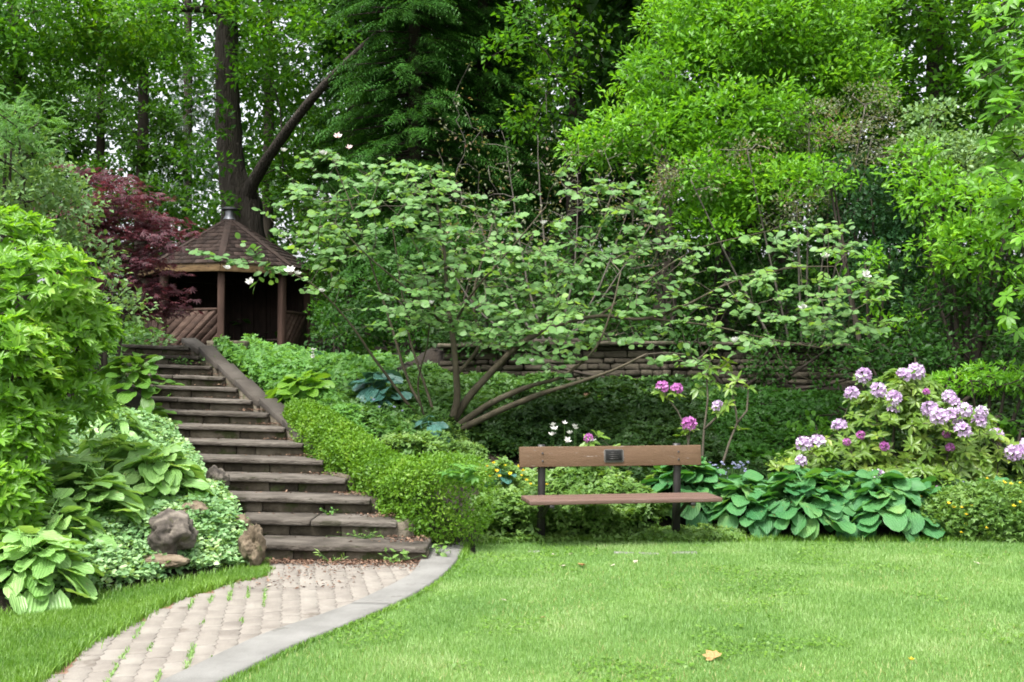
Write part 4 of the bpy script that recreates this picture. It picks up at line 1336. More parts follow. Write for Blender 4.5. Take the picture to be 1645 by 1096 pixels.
# a flat spray of leaves at the end of every twig
pos, ax, nr, sz = [], [], [], []
tw_a, tw_b = [], []
for a, d in zip(A, dirs):
    d = norm(np.array([d[0], d[1], d[2] * .25 + rng.normal(0, .08)]) + rng.normal(0, .25, 3) * [1, 1, .3])
    side = norm(np.cross(d, [0, 0, 1])); upv = np.cross(side, d)
    L = rng.uniform(.22, .5)
    for br in range(rng.integers(1, 4)):
        ang = rng.uniform(-.8, .8) if br else 0
        dd = norm(d * math.cos(ang) + side * math.sin(ang) + [0, 0, rng.uniform(-.12, .12)])
        ll = L * (1 if br == 0 else rng.uniform(.5, .9))
        s0 = a - d * L * .5
        tw_a.append(s0); tw_b.append(s0 + dd * ll)
        k = rng.integers(4, 7)
        ss = norm(np.cross(dd, [0, 0, 1]))
        for q in range(k):
            f = (q + .7) / k
            sg = 1 if q % 2 else -1
            pos.append(s0 + dd * ll * f)
            ax.append(norm(dd * .55 + ss * sg * rng.uniform(.5, 1.0) + [0, 0, rng.uniform(-.32, .16)]) if q < k - 1 else norm(dd + [0, 0, -.1]))
            nr.append(np.array([rng.normal(0, .48), rng.normal(-.66, .42), .8]))
            sz.append(rng.uniform(.080, .130) * (.8 if q == k - 1 else 1))
V, _, Q = frusta(tw_a, tw_b, np.full(len(tw_a), .0035), np.full(len(tw_a), .0018), 3)
part('twigs', V, [Q], M['twig'], magnolia, kind='stuff')
leaf_parts(magnolia, pos, ax, nr, np.array(sz), T_oval(.74, .045, .12, .55), M['lf_magnolia'], 300)
print('magnolia leaves', len(pos))

def flower_mesh(name, mat, petals=7, cup=.5, seed=0):
    rs = np.random.default_rng(seed)
    v0, t0 = T_oval(.55, .06, -.25, .55)
    P, Tq = [], []
    for ring_, (m, el) in enumerate(((petals, .45), (petals - 2, .95))):
        for i in range(m):
            a = 2 * np.pi * (i + .5 * ring_) / m + rs.normal(0, .12)
            e = el + rs.normal(0, .12)
            ax_ = np.array([math.cos(a) * math.cos(e), math.sin(a) * math.cos(e), math.sin(e)])
            nr_ = np.array([-math.cos(a) * math.sin(e), -math.sin(a) * math.sin(e), math.cos(e)])
            V, T = leaves(np.zeros((1, 3)), ax_[None], nr_[None], 1 - .2 * ring_, (v0, t0))
            Tq.append(T + sum(len(p) for p in P)); P.append(V)
    return mesh_np(name, np.concatenate(P), [np.concatenate(Tq)], mat)
wf = [flower_mesh('flower', M['petal_white'], 6, seed=1), flower_mesh('flower', M['petal_white'], 7, seed=2)]
pf = flower_mesh('flower', M['petal_pink'], 6, seed=3)
pw = wloc(magnolia)
for i, (a, b, d, pk) in enumerate(((365, 433, -1.3, 0), (466, 437, -1.0, 0), (478, 442, -1.0, 0), (517, 469, -.8, 0), (402, 455, -1.2, 0), (692, 489, -.9, 0), (456, 244, .2, 0), (519, 249, .2, 0),
                                   (543, 221, .3, 1), (561, 239, .3, 1), (873, 361, -.6, 0), (855, 582, -1.0, 0), (1180, 550, -1.2, 0), (1290, 497, -.8, 0), (1325, 415, -.7, 0), (1391, 443, -.7, 0))):
    p = at(a, b, MD + d - .15)
    s = rr.uniform(.055, .085)
    piece('flower', pf if pk else wf[i % 2], magnolia, Matrix.Translation(p) @ Matrix.Rotation(rr.uniform(-.6, .6) + .4, 4, 'X') @ Matrix.Rotation(rr.uniform(0, 6), 4, 'Z') @ Matrix.Scale(s, 4), pw)

# ------------------------------------------------------------------ hostas: every leaf a part
def hosta_mesh(seed, wid=.8, arch=.5, cup=.25, petiole=.9, rib=.02):
    """blade of length 1 on a stalk; origin at the crown of the plant, growing along +y then arching over"""
    rs = np.random.default_rng(seed)
    ns, nw = 7, 6
    V = []; Q = []
    ys = np.linspace(0, 1, ns)
    wp = np.array([.46, .90, 1.0, 1.0, .92, .70, .22])
    tw = rs.normal(0, .10)
    for i, y in enumerate(ys):
        for j in range(nw + 1):
            s = (j / nw - .5) * 2
            x = s * wid / 2 * wp[i]
            z = cup * (abs(s) ** 1.6) * .35 * wp[i] * wid - arch * y * y * .75 + .12 * y
            z += rib * math.cos(j * math.pi) * wp[i] + .018 * rs.normal() + tw * s * y * .3
            back = -.16 * (abs(s)) if i == 0 else 0
            V.append([x, y * .96 + back, z])
    for i in range(ns - 1):
        for j in range(nw):
            a = i * (nw + 1) + j
            Q.append([a, a + 1, a + nw + 2, a + nw + 1])
    V = np.array(V)
    m = len(V)
    st = np.array([[-.022, .02, 0], [.022, .02, 0], [.03, -petiole * .5, -.09], [-.03, -petiole * .5, -.09], [.035, -petiole, -.34], [-.035, -petiole, -.34]])
    V = np.vstack([V, st])
    Q += [[m, m + 1, m + 2, m + 3], [m + 3, m + 2, m + 4, m + 5]]
    return V, np.array(Q)

HM = {}
def hosta(label, base, radius, height, nl, mat, leaf=.22, seed=0, wid=.8, group=None, name='hosta', arch=.26, petiole=.9, lean=(0, 0), cup=.14, droop=.72):
    rs = random.Random(seed)
    key = (mat, wid, arch, petiole, cup)
    if key not in HM:
        HM[key] = []
        for s in range(5):
            V, Q = hosta_mesh(s * 7 + 1, wid, arch + rs.uniform(-.15, .25), cup * rs.uniform(.3, 1.4), petiole)
            HM[key].append(mesh_np('leaf', V, [Q], M[mat], True))
    t = thing(name, label, 'plant', base, group)
    pw = wloc(t)
    for i in range(nl):
        f = (i + .5) / nl
        a = i * 2.39996 + rs.uniform(-.35, .35)
        e = (1 - f) ** .8                        # 1 = inner, upright
        rad = radius * (.18 + .72 * f ** .7) * rs.uniform(.82, 1.08)
        zz = height * (.16 + .80 * e * rs.uniform(.8, 1.08) + .12 * (1 - e) * rs.random())
        s = leaf * rs.uniform(.72, 1.18) * (.85 + .25 * f)
        el = .05 * e - droop * (1 - e) ** .8 + rs.uniform(-.38, .38)
        c = np.array([math.cos(a) * rad + lean[0], math.sin(a) * rad + lean[1], zz])
        p = pw + c * [1, 1, 1]
        gz = float(H(p[0], p[1]))
        p[2] = max(p[2] + (gz - pw[2]) * .9, gz + .03)
        Mx = Matrix.Translation(p - np.array([math.cos(a), math.sin(a), 0]) * s * .35) @ Matrix.Rotation(a - math.pi / 2 + rs.uniform(-.6, .6), 4, 'Z') @ Matrix.Rotation(el, 4, 'X') @ Matrix.Rotation(rs.uniform(-.6, .6), 4, 'Y') @ Matrix.Scale(s, 4)
        piece('leaf', rs.choice(HM[key]), t, Mx, pw)
    return t

hosta('big pale green hosta beside the rough rock left of the steps', gp(255, 800), .58, .46, 95, 'lf_hosta', .20, 1, .80)
hosta('pale green hosta between the lime shrub and the rough rock', gp(140, 835), .56, .42, 75, 'lf_hosta', .215, 2, .80)
hosta('large pale hosta at the left edge beside the grass strip', gp(55, 955), .50, .44, 75, 'lf_hosta', .20, 3, .76)
hosta('dark glossy hosta leaning over the upper steps on the left', gp(222, 655) + [0, 0, .0], .62, .62, 80, 'lf_hosta_dark', .21, 4, .76)
hosta('dark glossy hosta beside the upper steps below the largest dark one', gp(262, 668), .42, .45, 45, 'lf_hosta_dark', .19, 20, .76)
hosta('narrow leaved pale hosta below the dark glossy hosta', gp(190, 705), .36, .38, 22, 'lf_hosta', .26, 5, .34, arch=.6)
hosta('lime green hosta beside the sloping coping slabs', gp(488, 655), .55, .42, 48, 'lf_hosta_lime', .24, 6, .78)
hosta('blue green hosta in shade left of the spreading tree stems', gp(612, 655), .45, .48, 30, 'lf_hosta_teal', .26, 7, .82)
hosta('small blue hosta near the top of the slope by the gazebo', gp(515, 592), .5, .30, 16, 'lf_hosta_teal', .27, 8, .8)
hosta('dark blue green hosta behind the right end of the bench', G(1.85, 11.62), .52, .60, 95, 'lf_hosta_blue', .225, 9, .98)
hosta('blue green hosta just right of the bench seat', G(2.40, 11.34), .50, .46, 80, 'lf_hosta_blue', .205, 15, .98)
hosta('blue green hosta in the middle of the row below the lilac flowers', G(3.38, 11.42), .55, .52, 80, 'lf_hosta_blue', .21, 16, .98)
hosta('rightmost blue green hosta of the row along the lawn', G(4.15, 11.30), .50, .42, 75, 'lf_hosta_blue', .20, 17, .98)
hosta('pale green hosta under the lime shrub beside the creeper', gp(185, 775), .45, .42, 55, 'lf_hosta', .20, 18, .8)
hosta('pale green hosta behind the large one at the left edge', gp(95, 890), .42, .38, 50, 'lf_hosta', .20, 19, .8)
hosta('broad blue green hosta in front of the flowering rhododendron', G(2.95, 11.25), .62, .55, 110, 'lf_hosta_blue', .215, 10, .98)
hosta('blue green hosta beside the yellow flowered clump', G(3.75, 11.24), .62, .52, 110, 'lf_hosta_blue', .215, 11, .98)
hosta('few leaved hosta behind the yellow flowered clump', gp(1600, 838), .40, .45, 16, 'lf_hosta_blue', .21, 12, .98)
hosta('small blue hosta between the round hedge end and the bench', gp(806, 812), .24, .40, 10, 'lf_hosta_teal', .22, 13, .85)
hosta('blue hosta among the low greenery below the tree stems', gp(690, 712), .42, .30, 12, 'lf_hosta_teal', .22, 14, .75)

# ------------------------------------------------------------------ rhododendrons
def truss_mesh(seed, mat):
    rs = np.random.default_rng(seed)
    P, Tq = [], []
    n = 0
    for i in range(22):
        z = 1 - (i + .5) / 22 * 1.35; a = i * 2.39996
        r = math.sqrt(max(0, 1 - z * z))
        d = norm(np.array([r * math.cos(a), r * math.sin(a), z]) + rs.normal(0, .1, 3))
        sd_ = norm(np.cross(d, [0.2, .1, 1])); up_ = np.cross(sd_, d)
        for k in range(5):
            b = 2 * np.pi * k / 5 + rs.random()
            q = sd_ * math.cos(b) + up_ * math.sin(b)
            V, T = leaves((d * .55)[None], norm(q * .75 + d * .75)[None], norm(d - q * .5)[None], rs.uniform(.38, .52), T_fold(.72, .05))
            P.append(V); Tq.append(T + n); n += len(V)
    return mesh_np('flower_truss', np.concatenate(P), [np.concatenate(Tq)], M[mat])
TR = [truss_mesh(s, 'petal_lilac') for s in range(3)]
TM = [truss_mesh(s + 9, 'petal_magenta') for s in range(2)]

def whorls(C, dirs, rng, k=9, size=.12, lf=(-.35, .45), dr=.12):
    pos, ax, nr, sz = [], [], [], []
    for c, d in zip(C, dirs):
        d = norm(d)
        s = norm(np.cross(d, [.1, .9, .2])); u = np.cross(s, d)
        off = rng.random() * 6
        lift = rng.uniform(*lf)
        for q in range(k):
            a = off + q * 2 * np.pi / k + rng.normal(0, .18)
            o_ = s * math.cos(a) + u * math.sin(a)
            pos.append(c + o_ * .008); ax.append(norm(o_ + d * (lift + rng.normal(0, .2)) + np.array([0, 0, -dr]))); nr.append(norm(d + rng.normal(0, .18, 3) + [0, -.25, 0]))
            sz.append(size * rng.uniform(.75, 1.2))
    return np.array(pos), np.array(ax), np.array(nr), np.array(sz)

def rhodo(label, base, C, dirs, flowers, seed, nsep, stems, trunk_r=.02, size=.12, k=9, step=.16, group=None, extra_twigs=None):
    rng = np.random.default_rng(seed)
    t = thing('rhododendron', label, 'shrub', base, group)
    ls = [resample(np.array(s_), np.full(len(s_), 1.), .12)[0] for s_ in stems]
    mb = MB()
    for i, s_ in enumerate(ls):
        mb.add(*tube(s_, np.linspace(trunk_r, trunk_r * .5, len(s_)), 6, .08, i))
    mb.build('stems', M['twig'], t, kind='stuff')
    allp = np.vstack([C] + ([np.array([f[0] for f in flowers])] if flowers else []))
    (V, _, Q), dd = grow(ls, allp, rng, step=step, jit=.02, r_tip=.0035, rmax=trunk_r * .8)
    part('twigs', V, [Q], M['twig'], t, kind='stuff')
    fd = [norm(np.array([0, -.35, 1]) + rng.normal(0, .3, 3)) for _ in flowers]
    P1 = whorls(C, dirs, rng, k, size)
    if flowers:
        P2 = whorls(np.array([f[0] for f in flowers]) - np.array(fd) * .02, np.array(fd), rng, k, size * 1.05)
        P1 = [np.concatenate(z) for z in zip(P1, P2)]
    leaf_parts(t, P1[0], P1[1], P1[2], P1[3], T_oval(.34, .03, .14, .55), M['lf_rhodo'], nsep, rest_tmpl=T_hex(.38))
    pw = wloc(t)
    for (p, s, mg), d in zip(flowers, fd):
        q = Vector(d).to_track_quat('Z', 'Y').to_matrix().to_4x4()
        piece('flower_truss', rng.choice(TM if mg else TR), t, Matrix.Translation(p + d * s * .35) @ q @ Matrix.Rotation(rng.random() * 6, 4, 'Z') @ Matrix.Scale(s, 4), pw)
    return t

rng = np.random.default_rng(31)
RD = 12.5
fl = [(1386, 607, 17), (1369, 637, 16), (1408, 632, 18), (1448, 607, 16), (1471, 603, 19), (1434, 644, 17), (1434, 660, 14), (1349, 690, 17), (1291, 720, 18), (1314, 717, 18),
      (1495, 662, 18), (1526, 642, 15), (1534, 650, 12), (1508, 677, 20), (1528, 676, 20), (1550, 664, 17), (1576, 664, 14), (1571, 682, 17), (1545, 697, 18), (1561, 708, 13), (1598, 704, 16),
      (1526, 722, 10), (1287, 745, 13), (1408, 771, 17), (1252, 774, 10), (1382, 702, 10), (1420, 720, 11), (1505, 788, 8), (1360, 713, 9), (1488, 632, 8), (1520, 700, 9)]
flo = []
for a, b, s in fl:
    d = RD - .55 + rng.uniform(-.25, .25) + .012 * max(0, 640 - b) * .3
    if b > 760: d = 11.75
    flo.append((at(a, b, d), s * d / F * .88, 1 if s < 12 else 0))
Cb = []; Db = []
rblobs = [blob(1440, 700, RD + .1, 95, 80, .75), blob(1350, 755, RD, 95, 50, .7), blob(1540, 730, RD, 85, 75, .7), blob(1450, 640, RD + .1, 60, 45, .5), blob(1285, 765, RD, 55, 35, .5), blob(1460, 775, RD - .3, 110, 45, .5)]
for c, r in rblobs:
    n = 105
    d = norm(rng.normal(size=(n, 3)) + [0, -.45, .45])
    Cb.append(c + d * r * rng.uniform(.72, 1.05, (n, 1))); Db.append(norm(d * .7 + [0, -.15, .8] + rng.normal(0, .2, (n, 3))))
Cb = np.concatenate(Cb); Db = np.concatenate(Db)
kk = Cb[:, 2] > H(Cb[:, 0], Cb[:, 1]) + .15
Cb, Db = Cb[kk], Db[kk]
base = gp(1440, 800); base = G(at(1440, 800, RD)[0], RD)
stems = []
for a, b in ((1300, 770), (1350, 700), (1400, 650), (1440, 640), (1490, 650), (1540, 690), (1580, 720), (1450, 730)):
    tgt = at(a, b, RD + rng.uniform(-.2, .3))
    s0 = base + [rng.uniform(-.25, .25), rng.uniform(-.2, .2), 0]
    stems.append([s0, s0 * .55 + tgt * .45 + [0, 0, -.12], tgt])
rhodo('large rhododendron covered with lilac flowers behind the broad hostas', base, Cb, Db, flo, 41, 300, stems)
# leggy young ones behind the bench
def stem_px(pts): return [at(a, b, d) for a, b, d in pts]
def up_dirs(n): return norm(np.array([0, -.1, 1.]) + rng.normal(0, .35, (n, 3)))
g0 = gp(1148, 757)
C = np.array([at(a, b, 12.4) for a, b in ((1128, 602), (1140, 590), (1170, 582), (1142, 570), (1160, 592), (1122, 625), (1150, 615))])
rhodo('leggy rhododendron sapling with a tall bare stem behind the right bench post', G(at(1128, 740, 12.4)[0], 12.4), C, up_dirs(len(C)), [(at(1153, 657, 12.4), .085, 0)], 42, 40,
      [stem_px(((1128, 745, 12.4), (1131, 690, 12.4), (1137, 640, 12.4), (1134, 600, 12.4))), stem_px(((1131, 690, 12.4), (1150, 672, 12.4), (1158, 662, 12.4)))], .016, .13, 8)
C = np.array([at(a, b, 12.2) for a, b in ((1172, 624, ), (1168, 650), (1202, 622), (1190, 690), (1184, 612))])
rhodo('leggy rhododendron sapling with budded tips and no open flowers', G(at(1160, 750, 12.2)[0], 12.2), C, up_dirs(len(C)), [], 43, 40,
      [stem_px(((1158, 755, 12.2), (1172, 710, 12.2), (1184, 680, 12.2), (1178, 640, 12.2), (1172, 622, 12.2))), stem_px(((1184, 680, 12.2), (1200, 660, 12.2), (1202, 626, 12.2)))], .015, .12, 8)
C = np.array([at(a, b, 12.0) for a, b in ((1095, 700), (1070, 640))])
rhodo('leggy rhododendron sapling with three magenta flower heads', G(at(1108, 750, 12.0)[0], 12.0), C, up_dirs(len(C)), [(at(1062, 626, 12.0), .085, 1), (at(1086, 629, 12.0), .080, 1), (at(1107, 686, 12.0), .10, 1)], 44, 30,
      [stem_px(((1108, 752, 12.0), (1104, 700, 12.0), (1088, 660, 12.0), (1068, 634, 12.0))), stem_px(((1106, 720, 12.0), (1108, 690, 12.0)))], .012, .11, 8)
C = np.array([at(a, b, 11.7) for a, b in ((945, 735), (985, 722), (1015, 745), (1050, 765), (1000, 770), (1065, 760), (960, 700))])
rhodo('low young rhododendron seen under and over the bench backrest', G(at(1000, 800, 11.7)[0], 11.7), C, up_dirs(len(C)), [(at(946, 707, 11.7), .062, 1), (at(1107, 748, 11.7), .06, 1)], 45, 40,
      [stem_px(((1000, 815, 11.7), (990, 770, 11.7), (970, 735, 11.7))), stem_px(((1000, 815, 11.7), (1030, 780, 11.7), (1060, 765, 11.7)))], .012, .12, 8)
C = []
for c, r in [blob(1640, 760, 12.3, 40, 40, .5)]:
    d = norm(rng.normal(size=(40, 3)) + [0, -.3, .5]); C.append(c + d * r)
C = np.concatenate(C)
rhodo('rhododendron with lilac flowers cut off by the right picture edge', G(at(1645, 790, 12.3)[0], 12.3), C, up_dirs(len(C)), [(at(1623, 732, 11.9), .11, 0), (at(1641, 732, 11.9), .11, 0), (at(1650, 722, 12.0), .11, 0)], 46, 80,
      [[G(at(1645, 800, 12.3)[0], 12.3), at(1642, 760, 12.3), at(1640, 735, 12.2)]], .02, .12, 9)
# ------------------------------------------------------------------ clipped hedge along the steps
rng = np.random.default_rng(51)
def hedge_shell(P, rng, n, sz, depth=.10, out=None):
    return P
hedge = thing('hedge', 'low yellow green hedge running down beside the steps to a rounded end', 'hedge', gp(705, 858))
hl = [((486, 678), 13.1, .22, .26), ((524, 708), 12.3, .27, .30), ((568, 744), 11.7, .28, .31), ((616, 774), 11.2, .28, .30), ((660, 796), 10.75, .33, .34), ((704, 799), 10.42, .42, .41), ((724, 799), 10.36, .42, .41)]
pos, ax, nr, sz = [], [], [], []
cen = []
for (pxy, d, rx, rz) in hl:
    cen.append((at(pxy[0], pxy[1], d), rx, rz))
cc, rr_ = resample(np.array([c for c, _, _ in cen]), np.array([a for _, a, _ in cen]), .12)
_, rz_ = resample(np.array([c for c, _, _ in cen]), np.array([b for _, _, b in cen]), .12)
n = 60000
i = rng.integers(0, len(cc), n)
d = norm(rng.normal(size=(n, 3)) + [0, -.15, .2])
bx_ = np.abs(d) ** .62 * np.sign(d)
d = d * .25 + bx_ * .72
lump = np.array([mnoise.noise(Vector((float(cc[k, 0] + q[0] * .4) * 4, float(cc[k, 1] + q[1] * .4) * 4, float(cc[k, 2] + q[2] * .4) * 4))) for k, q in zip(i, d)])
t = np.clip(.80 + .24 * rng.random(n) ** .6, 0, 1.05) + .13 * lump
p = cc[i] + d * np.column_stack([rr_[i], rr_[i] * .95, rz_[i]]) * t[:, None]
hz = H(p[:, 0], p[:, 1])
k = p[:, 2] > hz + .02
p, d = p[k], d[k]
a_ = norm(d * .5 + rng.normal(0, .7, p.shape))
n_ = norm(rng.normal(0, .5, p.shape) + d * .7 + [0, -.1, .6])
leaf_parts(hedge, p, a_, n_, rng.uniform(.026, .048, len(p)), T_fold(.55, .06), M['lf_hedge'], 0)
# twiggy core so that no light shines straight through
mb = MB()
A, B = [], []
for _ in range(500):
    k = rng.integers(0, len(cc)); b0 = cc[k].copy(); b0[2] = H(b0[0], b0[1])
    A.append(b0); B.append(cc[k] + rand_dirs(rng, 1)[0] * [rr_[k] * .9, rr_[k] * .9, rz_[k] * .9])
V, _, Q = frusta(A, B, np.full(len(A), .006), np.full(len(A), .002), 3)
part('twigs', V, [Q], M['bark_dark'], hedge, kind='stuff')

# ------------------------------------------------------------------ ground covers
def px_poly(pts): return np.array([gp(a, b)[:2] for a, b in pts])
def cover(label, poly, n, hgt, size, mat, tmpl, seed, up=1.0, spread=.45, name='ground_cover', droop=0.0, clump=None, keep=None):
    rng = np.random.default_rng(seed)
    kf = lambda q: ~((q[:, 0] > step_left(q[:, 1]) - .02) & (q[:, 0] < step_right(q[:, 1]) + .16) & (q[:, 1] > 9.5) & (q[:, 1] < 16.6))
    P = scatter_poly(poly, n, rng, None, (lambda q: kf(q) & keep(q)) if keep else kf)
    hm = np.array([mnoise.noise(Vector((a * 1.7, b * 1.7, seed))) + .5 * mnoise.noise(Vector((a * 5, b * 5, seed))) for a, b in P[:, :2]])
    h = hgt * np.clip(.75 + .7 * hm, .15, 1.6)
    P[:, 2] += h * rng.random(len(P)) ** .5
    ax = norm(rng.normal(size=P.shape) * [1, 1, .35] - [0, 0, droop])
    nr = norm(rng.normal(0, spread, P.shape) + [0, -.35, up])
    V, T = leaves(P, ax, nr, size * rng.uniform(.65, 1.3, len(P)), tmpl)
    o = part(name, V, [T], M[mat])
    return tag(o, label, kind='stuff')

OV, FO, TF, HX = T_oval(.62, .05, .15), T_fold(.6), T_trefoil(), T_hex(.72)
cover('feathery bright green foliage beside the top of the steps', px_poly(((372, 575), (400, 560), (560, 585), (640, 605), (600, 640), (520, 640), (440, 640), (405, 612))), 9000, .26, .085, 'lf_fern', TF, 61)
cover('leafy fringe hanging over the coping slabs beside the upper steps', np.array([(-1.95, 12.6), (-3.0, 14.0), (-4.45, 16.4), (-3.9, 16.6), (-2.5, 14.2), (-1.6, 12.8)]), 5200, .26, .07, 'lf_fern', TF, 60)
cover('low dark cover added for the shade under the retaining wall', px_poly(((1080, 625), (1420, 640), (1480, 700), (1330, 790), (1130, 790))), 9000, .12, .07, 'lf_dark', TF, 77)  # sheet of dark leaves added where the slope lies only in shade
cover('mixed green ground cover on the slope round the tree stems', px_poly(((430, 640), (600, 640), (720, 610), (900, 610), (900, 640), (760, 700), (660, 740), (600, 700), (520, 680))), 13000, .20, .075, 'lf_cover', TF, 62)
cover('dark green ground cover, deepened for shade, on the slope below the retaining wall', px_poly(((700, 690), (880, 628), (1100, 625), (1130, 690), (1180, 760), (1000, 770), (800, 740))), 17000, .22, .075, 'lf_cover_shade', TF, 63)
cover('green creepers at the foot of the retaining wall', np.array([(-1.2, 15.6), (3.0, 15.6), (3.0, 16.9), (-1.2, 16.9)]), 7500, .15, .06, 'lf_cover', HX, 64)
cover('pale small leaved plants below the tree beside the hedge', px_poly(((610, 720), (660, 690), (760, 700), (790, 760), (770, 790), (690, 745))), 3600, .22, .055, 'lf_leafy', TF, 65)
cover('light green leafy plants behind and under the bench', np.vstack([px_poly(((778, 868), (850, 874), (960, 872), (1020, 868))), [[1.6, 11.2], [1.5, 12.1], [-.2, 12.2], [-.4, 11.2]]]), 9500, .42, .062, 'lf_leafy', TF, 66)
cover('green undergrowth behind the hostas on the right', np.array([(1.4, 11.6), (6.2, 11.2), (6.5, 13.0), (1.2, 12.6)]), 9000, .24, .07, 'lf_cover_shade', TF, 67)
cover('low weeds at the lawn edge beneath the bench', np.array([(-.3, 10.62), (2.2, 10.72), (2.4, 11.2), (-.3, 11.0)]), 2600, .09, .04, 'lf_leafy', TF, 68)
cover('pale variegated ground cover on the bank above the pale hostas', px_poly(((60, 690), (150, 660), (270, 690), (345, 760), (330, 770), (200, 750), (60, 780))), 13000, .16, .048, 'lf_mint', HX, 69)
cover('pale variegated creeper covering the rocks at the foot of the steps', np.array([(-3.42, 7.55), (-3.02, 8.15), (-2.66, 8.7), (-2.36, 9.1), (-2.12, 9.42), (-2.2, 9.75), (-2.4, 10.2), (-2.8, 10.8), (-3.3, 11.3), (-3.5, 10.2), (-3.4, 9.2), (-3.6, 8.4)]), 15000, .19, .050, 'lf_mint', HX, 70)
cover('green plants between the left hostas', px_poly(((0, 960), (120, 930), (180, 880), (180, 800), (40, 760), (-80, 800))), 7000, .18, .07, 'lf_cover', HX, 71)
cover('undergrowth on the left bank behind the shrubs', np.array([(-9, 10.5), (-4.4, 11.5), (-5.2, 17), (-9.5, 22), (-14, 20)]), 16000, .35, .10, 'lf_cover', FO, 72)
cover('undergrowth round the gazebo', np.array([(-4.3, 18.6), (-1.6, 16.0), (-1.5, 24), (-4.0, 30), (-10, 31), (-12, 24), (-9.6, 22), (-9.3, 28.6), (-4.2, 28.6), (-4.0, 23)]), 16000, .13, .11, 'lf_cover', FO, 73)
cover('undergrowth darkened for shade on the bank above the retaining wall', np.array([(-1.4, 17.3), (9, 17.3), (14, 26), (-2, 27)]), 30000, .45, .11, 'lf_cover_shade', FO, 74)
cover('undergrowth on the wooded hill', np.array([(-16, 28), (16, 26), (30, 50), (-30, 50)]), 38000, .8, .22, 'lf_mid', FO, 75)
cover('undergrowth at the right end of the garden', np.array([(4.0, 11.3), (9, 11.3), (11, 17.4), (5.6, 17)]), 18000, .35, .09, 'lf_cover_shade', FO, 76)

# small plants along the step edges
def sprig(label, p, n, size, mat, seed, h=.10, spread=.10, tmpl=OV, name='plant', cat='plant'):
    rng = np.random.default_rng(seed)
    t = thing(name, label, cat, p)
    q = np.array(p) + rng.normal(0, 1, (n, 3)) * [spread, spread * .6, 0] + np.column_stack([np.zeros(n), np.zeros(n), h * rng.random(n) + .015])
    V, T = leaves(q, norm(rng.normal(size=(n, 3)) * [1, 1, .5] + [0, -.1, .1]), norm(rng.normal(0, .4, (n, 3)) + [0, -.2, 1]), size * rng.uniform(.7, 1.3, n), tmpl)
    part('leaves', V, [T], M[mat], t, kind='stuff')
    A = np.repeat(np.array(p)[None], n, 0)
    V, _, Q = frusta(A, q, np.full(n, .002), np.full(n, .001), 3)
    part('stems', V, [Q], M['lf_cover'], t, kind='stuff')
    return t
def on_step(i, x, dy=.30): return np.array([x, step_y(i) + dy, step_z(i)])
sprig('small weed growing on the third step from the top', on_step(12, -4.75, .36), 26, .05, 'lf_fern', 81)
sprig('small weed beside the coping slab near the top of the steps', on_step(12, -4.28, .36), 26, .05, 'lf_fern', 82)
sprig('upright plant with paired leaves at the right side of the lower steps', on_step(3, -1.40, .25), 14, .085, 'lf_pale', 83, .24, .05)
sprig('little weeds under the nosing of the second step', on_step(1, -1.35, .42), 30, .035, 'lf_leafy', 84, .05, .14)
sprig('weed at the foot of the lowest step beside the kerb', np.array([-.98, 9.5, 0.01]), 22, .055, 'lf_leafy', 85, .10, .08)
sprig('spiky weed at the foot of the lowest step near the left rocks', np.array([-1.55, 9.5, 0.01]), 18, .06, 'lf_leafy', 86, .08, .06, T_fold(.2))
sprig('small weed on the tread of the second step', on_step(2, -1.75, .40), 16, .035, 'lf_fern', 87, .06, .05)
sprig('palmate leaves sticking out of the round hedge end', at(738, 772, 9.93), 18, .12, 'lf_fern', 88, .12, .10, T_star(5, 2.0, .34))
sprig('broad leaved seedling at the corner of the kerb and hedge', np.array([-.62, 9.72, .04]), 16, .06, 'lf_leafy', 89, .10, .07)

# ------------------------------------------------------------------ rocks
def rock(label, c, r, seed, mat='rock', rough=.34, flat=1.0):
    bm = bmesh.new()
    bmesh.ops.create_icosphere(bm, subdivisions=5, radius=1.0)
    o = Vector((seed * 3.7, seed * 1.3, seed * 2.1))
    for v in bm.verts:
        p = v.co.copy()
        d = 1 + rough * mnoise.noise(p * 1.1 + o) * 1.3 + rough * .7 * mnoise.noise(p * 2.6 + o) - rough * .55 * abs(mnoise.noise(p * 4.5 + o)) + rough * .26 * mnoise.noise(p * 9 + o) + rough * .14 * mnoise.noise(p * 19 + o)
        # a few flat broken faces
        for k in range(4):
            nk = Vector((math.sin(seed * 5 + k * 2.1), math.cos(seed * 3 + k * 1.7), math.sin(k * 2.9 + seed))).normalized()
            dd = p.normalized().dot(nk)
            if dd * d > .80: d = .80 / dd + (dd * d - .80) * .4
        v.co = p * d
    V, T, Q = bm_to_np(bm); bm.free()
    V = V * np.array(r) + c
    o = part('rock', V, [np.array(T)], M[mat], smooth_shade=True)
    o['label'] = label; o['category'] = 'rock'; o['group'] = 'rocks edging the left bed'
    return o
def rk(label, px, py, rx, ry, seed, mat='rock', rd=None, dz=0.0, **k):
    g = gp(px, py + ry * .95)
    s = g[1] / F
    c = at(px, py, g[1] - .05)
    rock(label, c, (rx * s, (rd or (rx + ry) / 2) * s, ry * s), seed, mat, **k)
rk('largest rough grey brown rock standing in the pale creeper', 275, 862, 37, 40, 1.3)
rk('tan rounded rock behind the largest rough rock', 312, 822, 22, 20, 2.6, 'rock_tan')
rk('upright tan rock beside the bottom step', 408, 878, 22, 32, 3.9, 'rock_tan')
rk('long grey rock beside the fourth step', 378, 800, 28, 28, 5.2)
rk('small knobbly grey rock at the end of the fifth step', 372, 764, 15, 13, 6.1)
rk('grey rock behind the pale hosta beside the steps', 348, 772, 18, 24, 7.7)
rk('low flat mossy stone at the edge of the grass strip', 258, 901, 44, 12, 8.4, 'rock_tan', rough=.18)
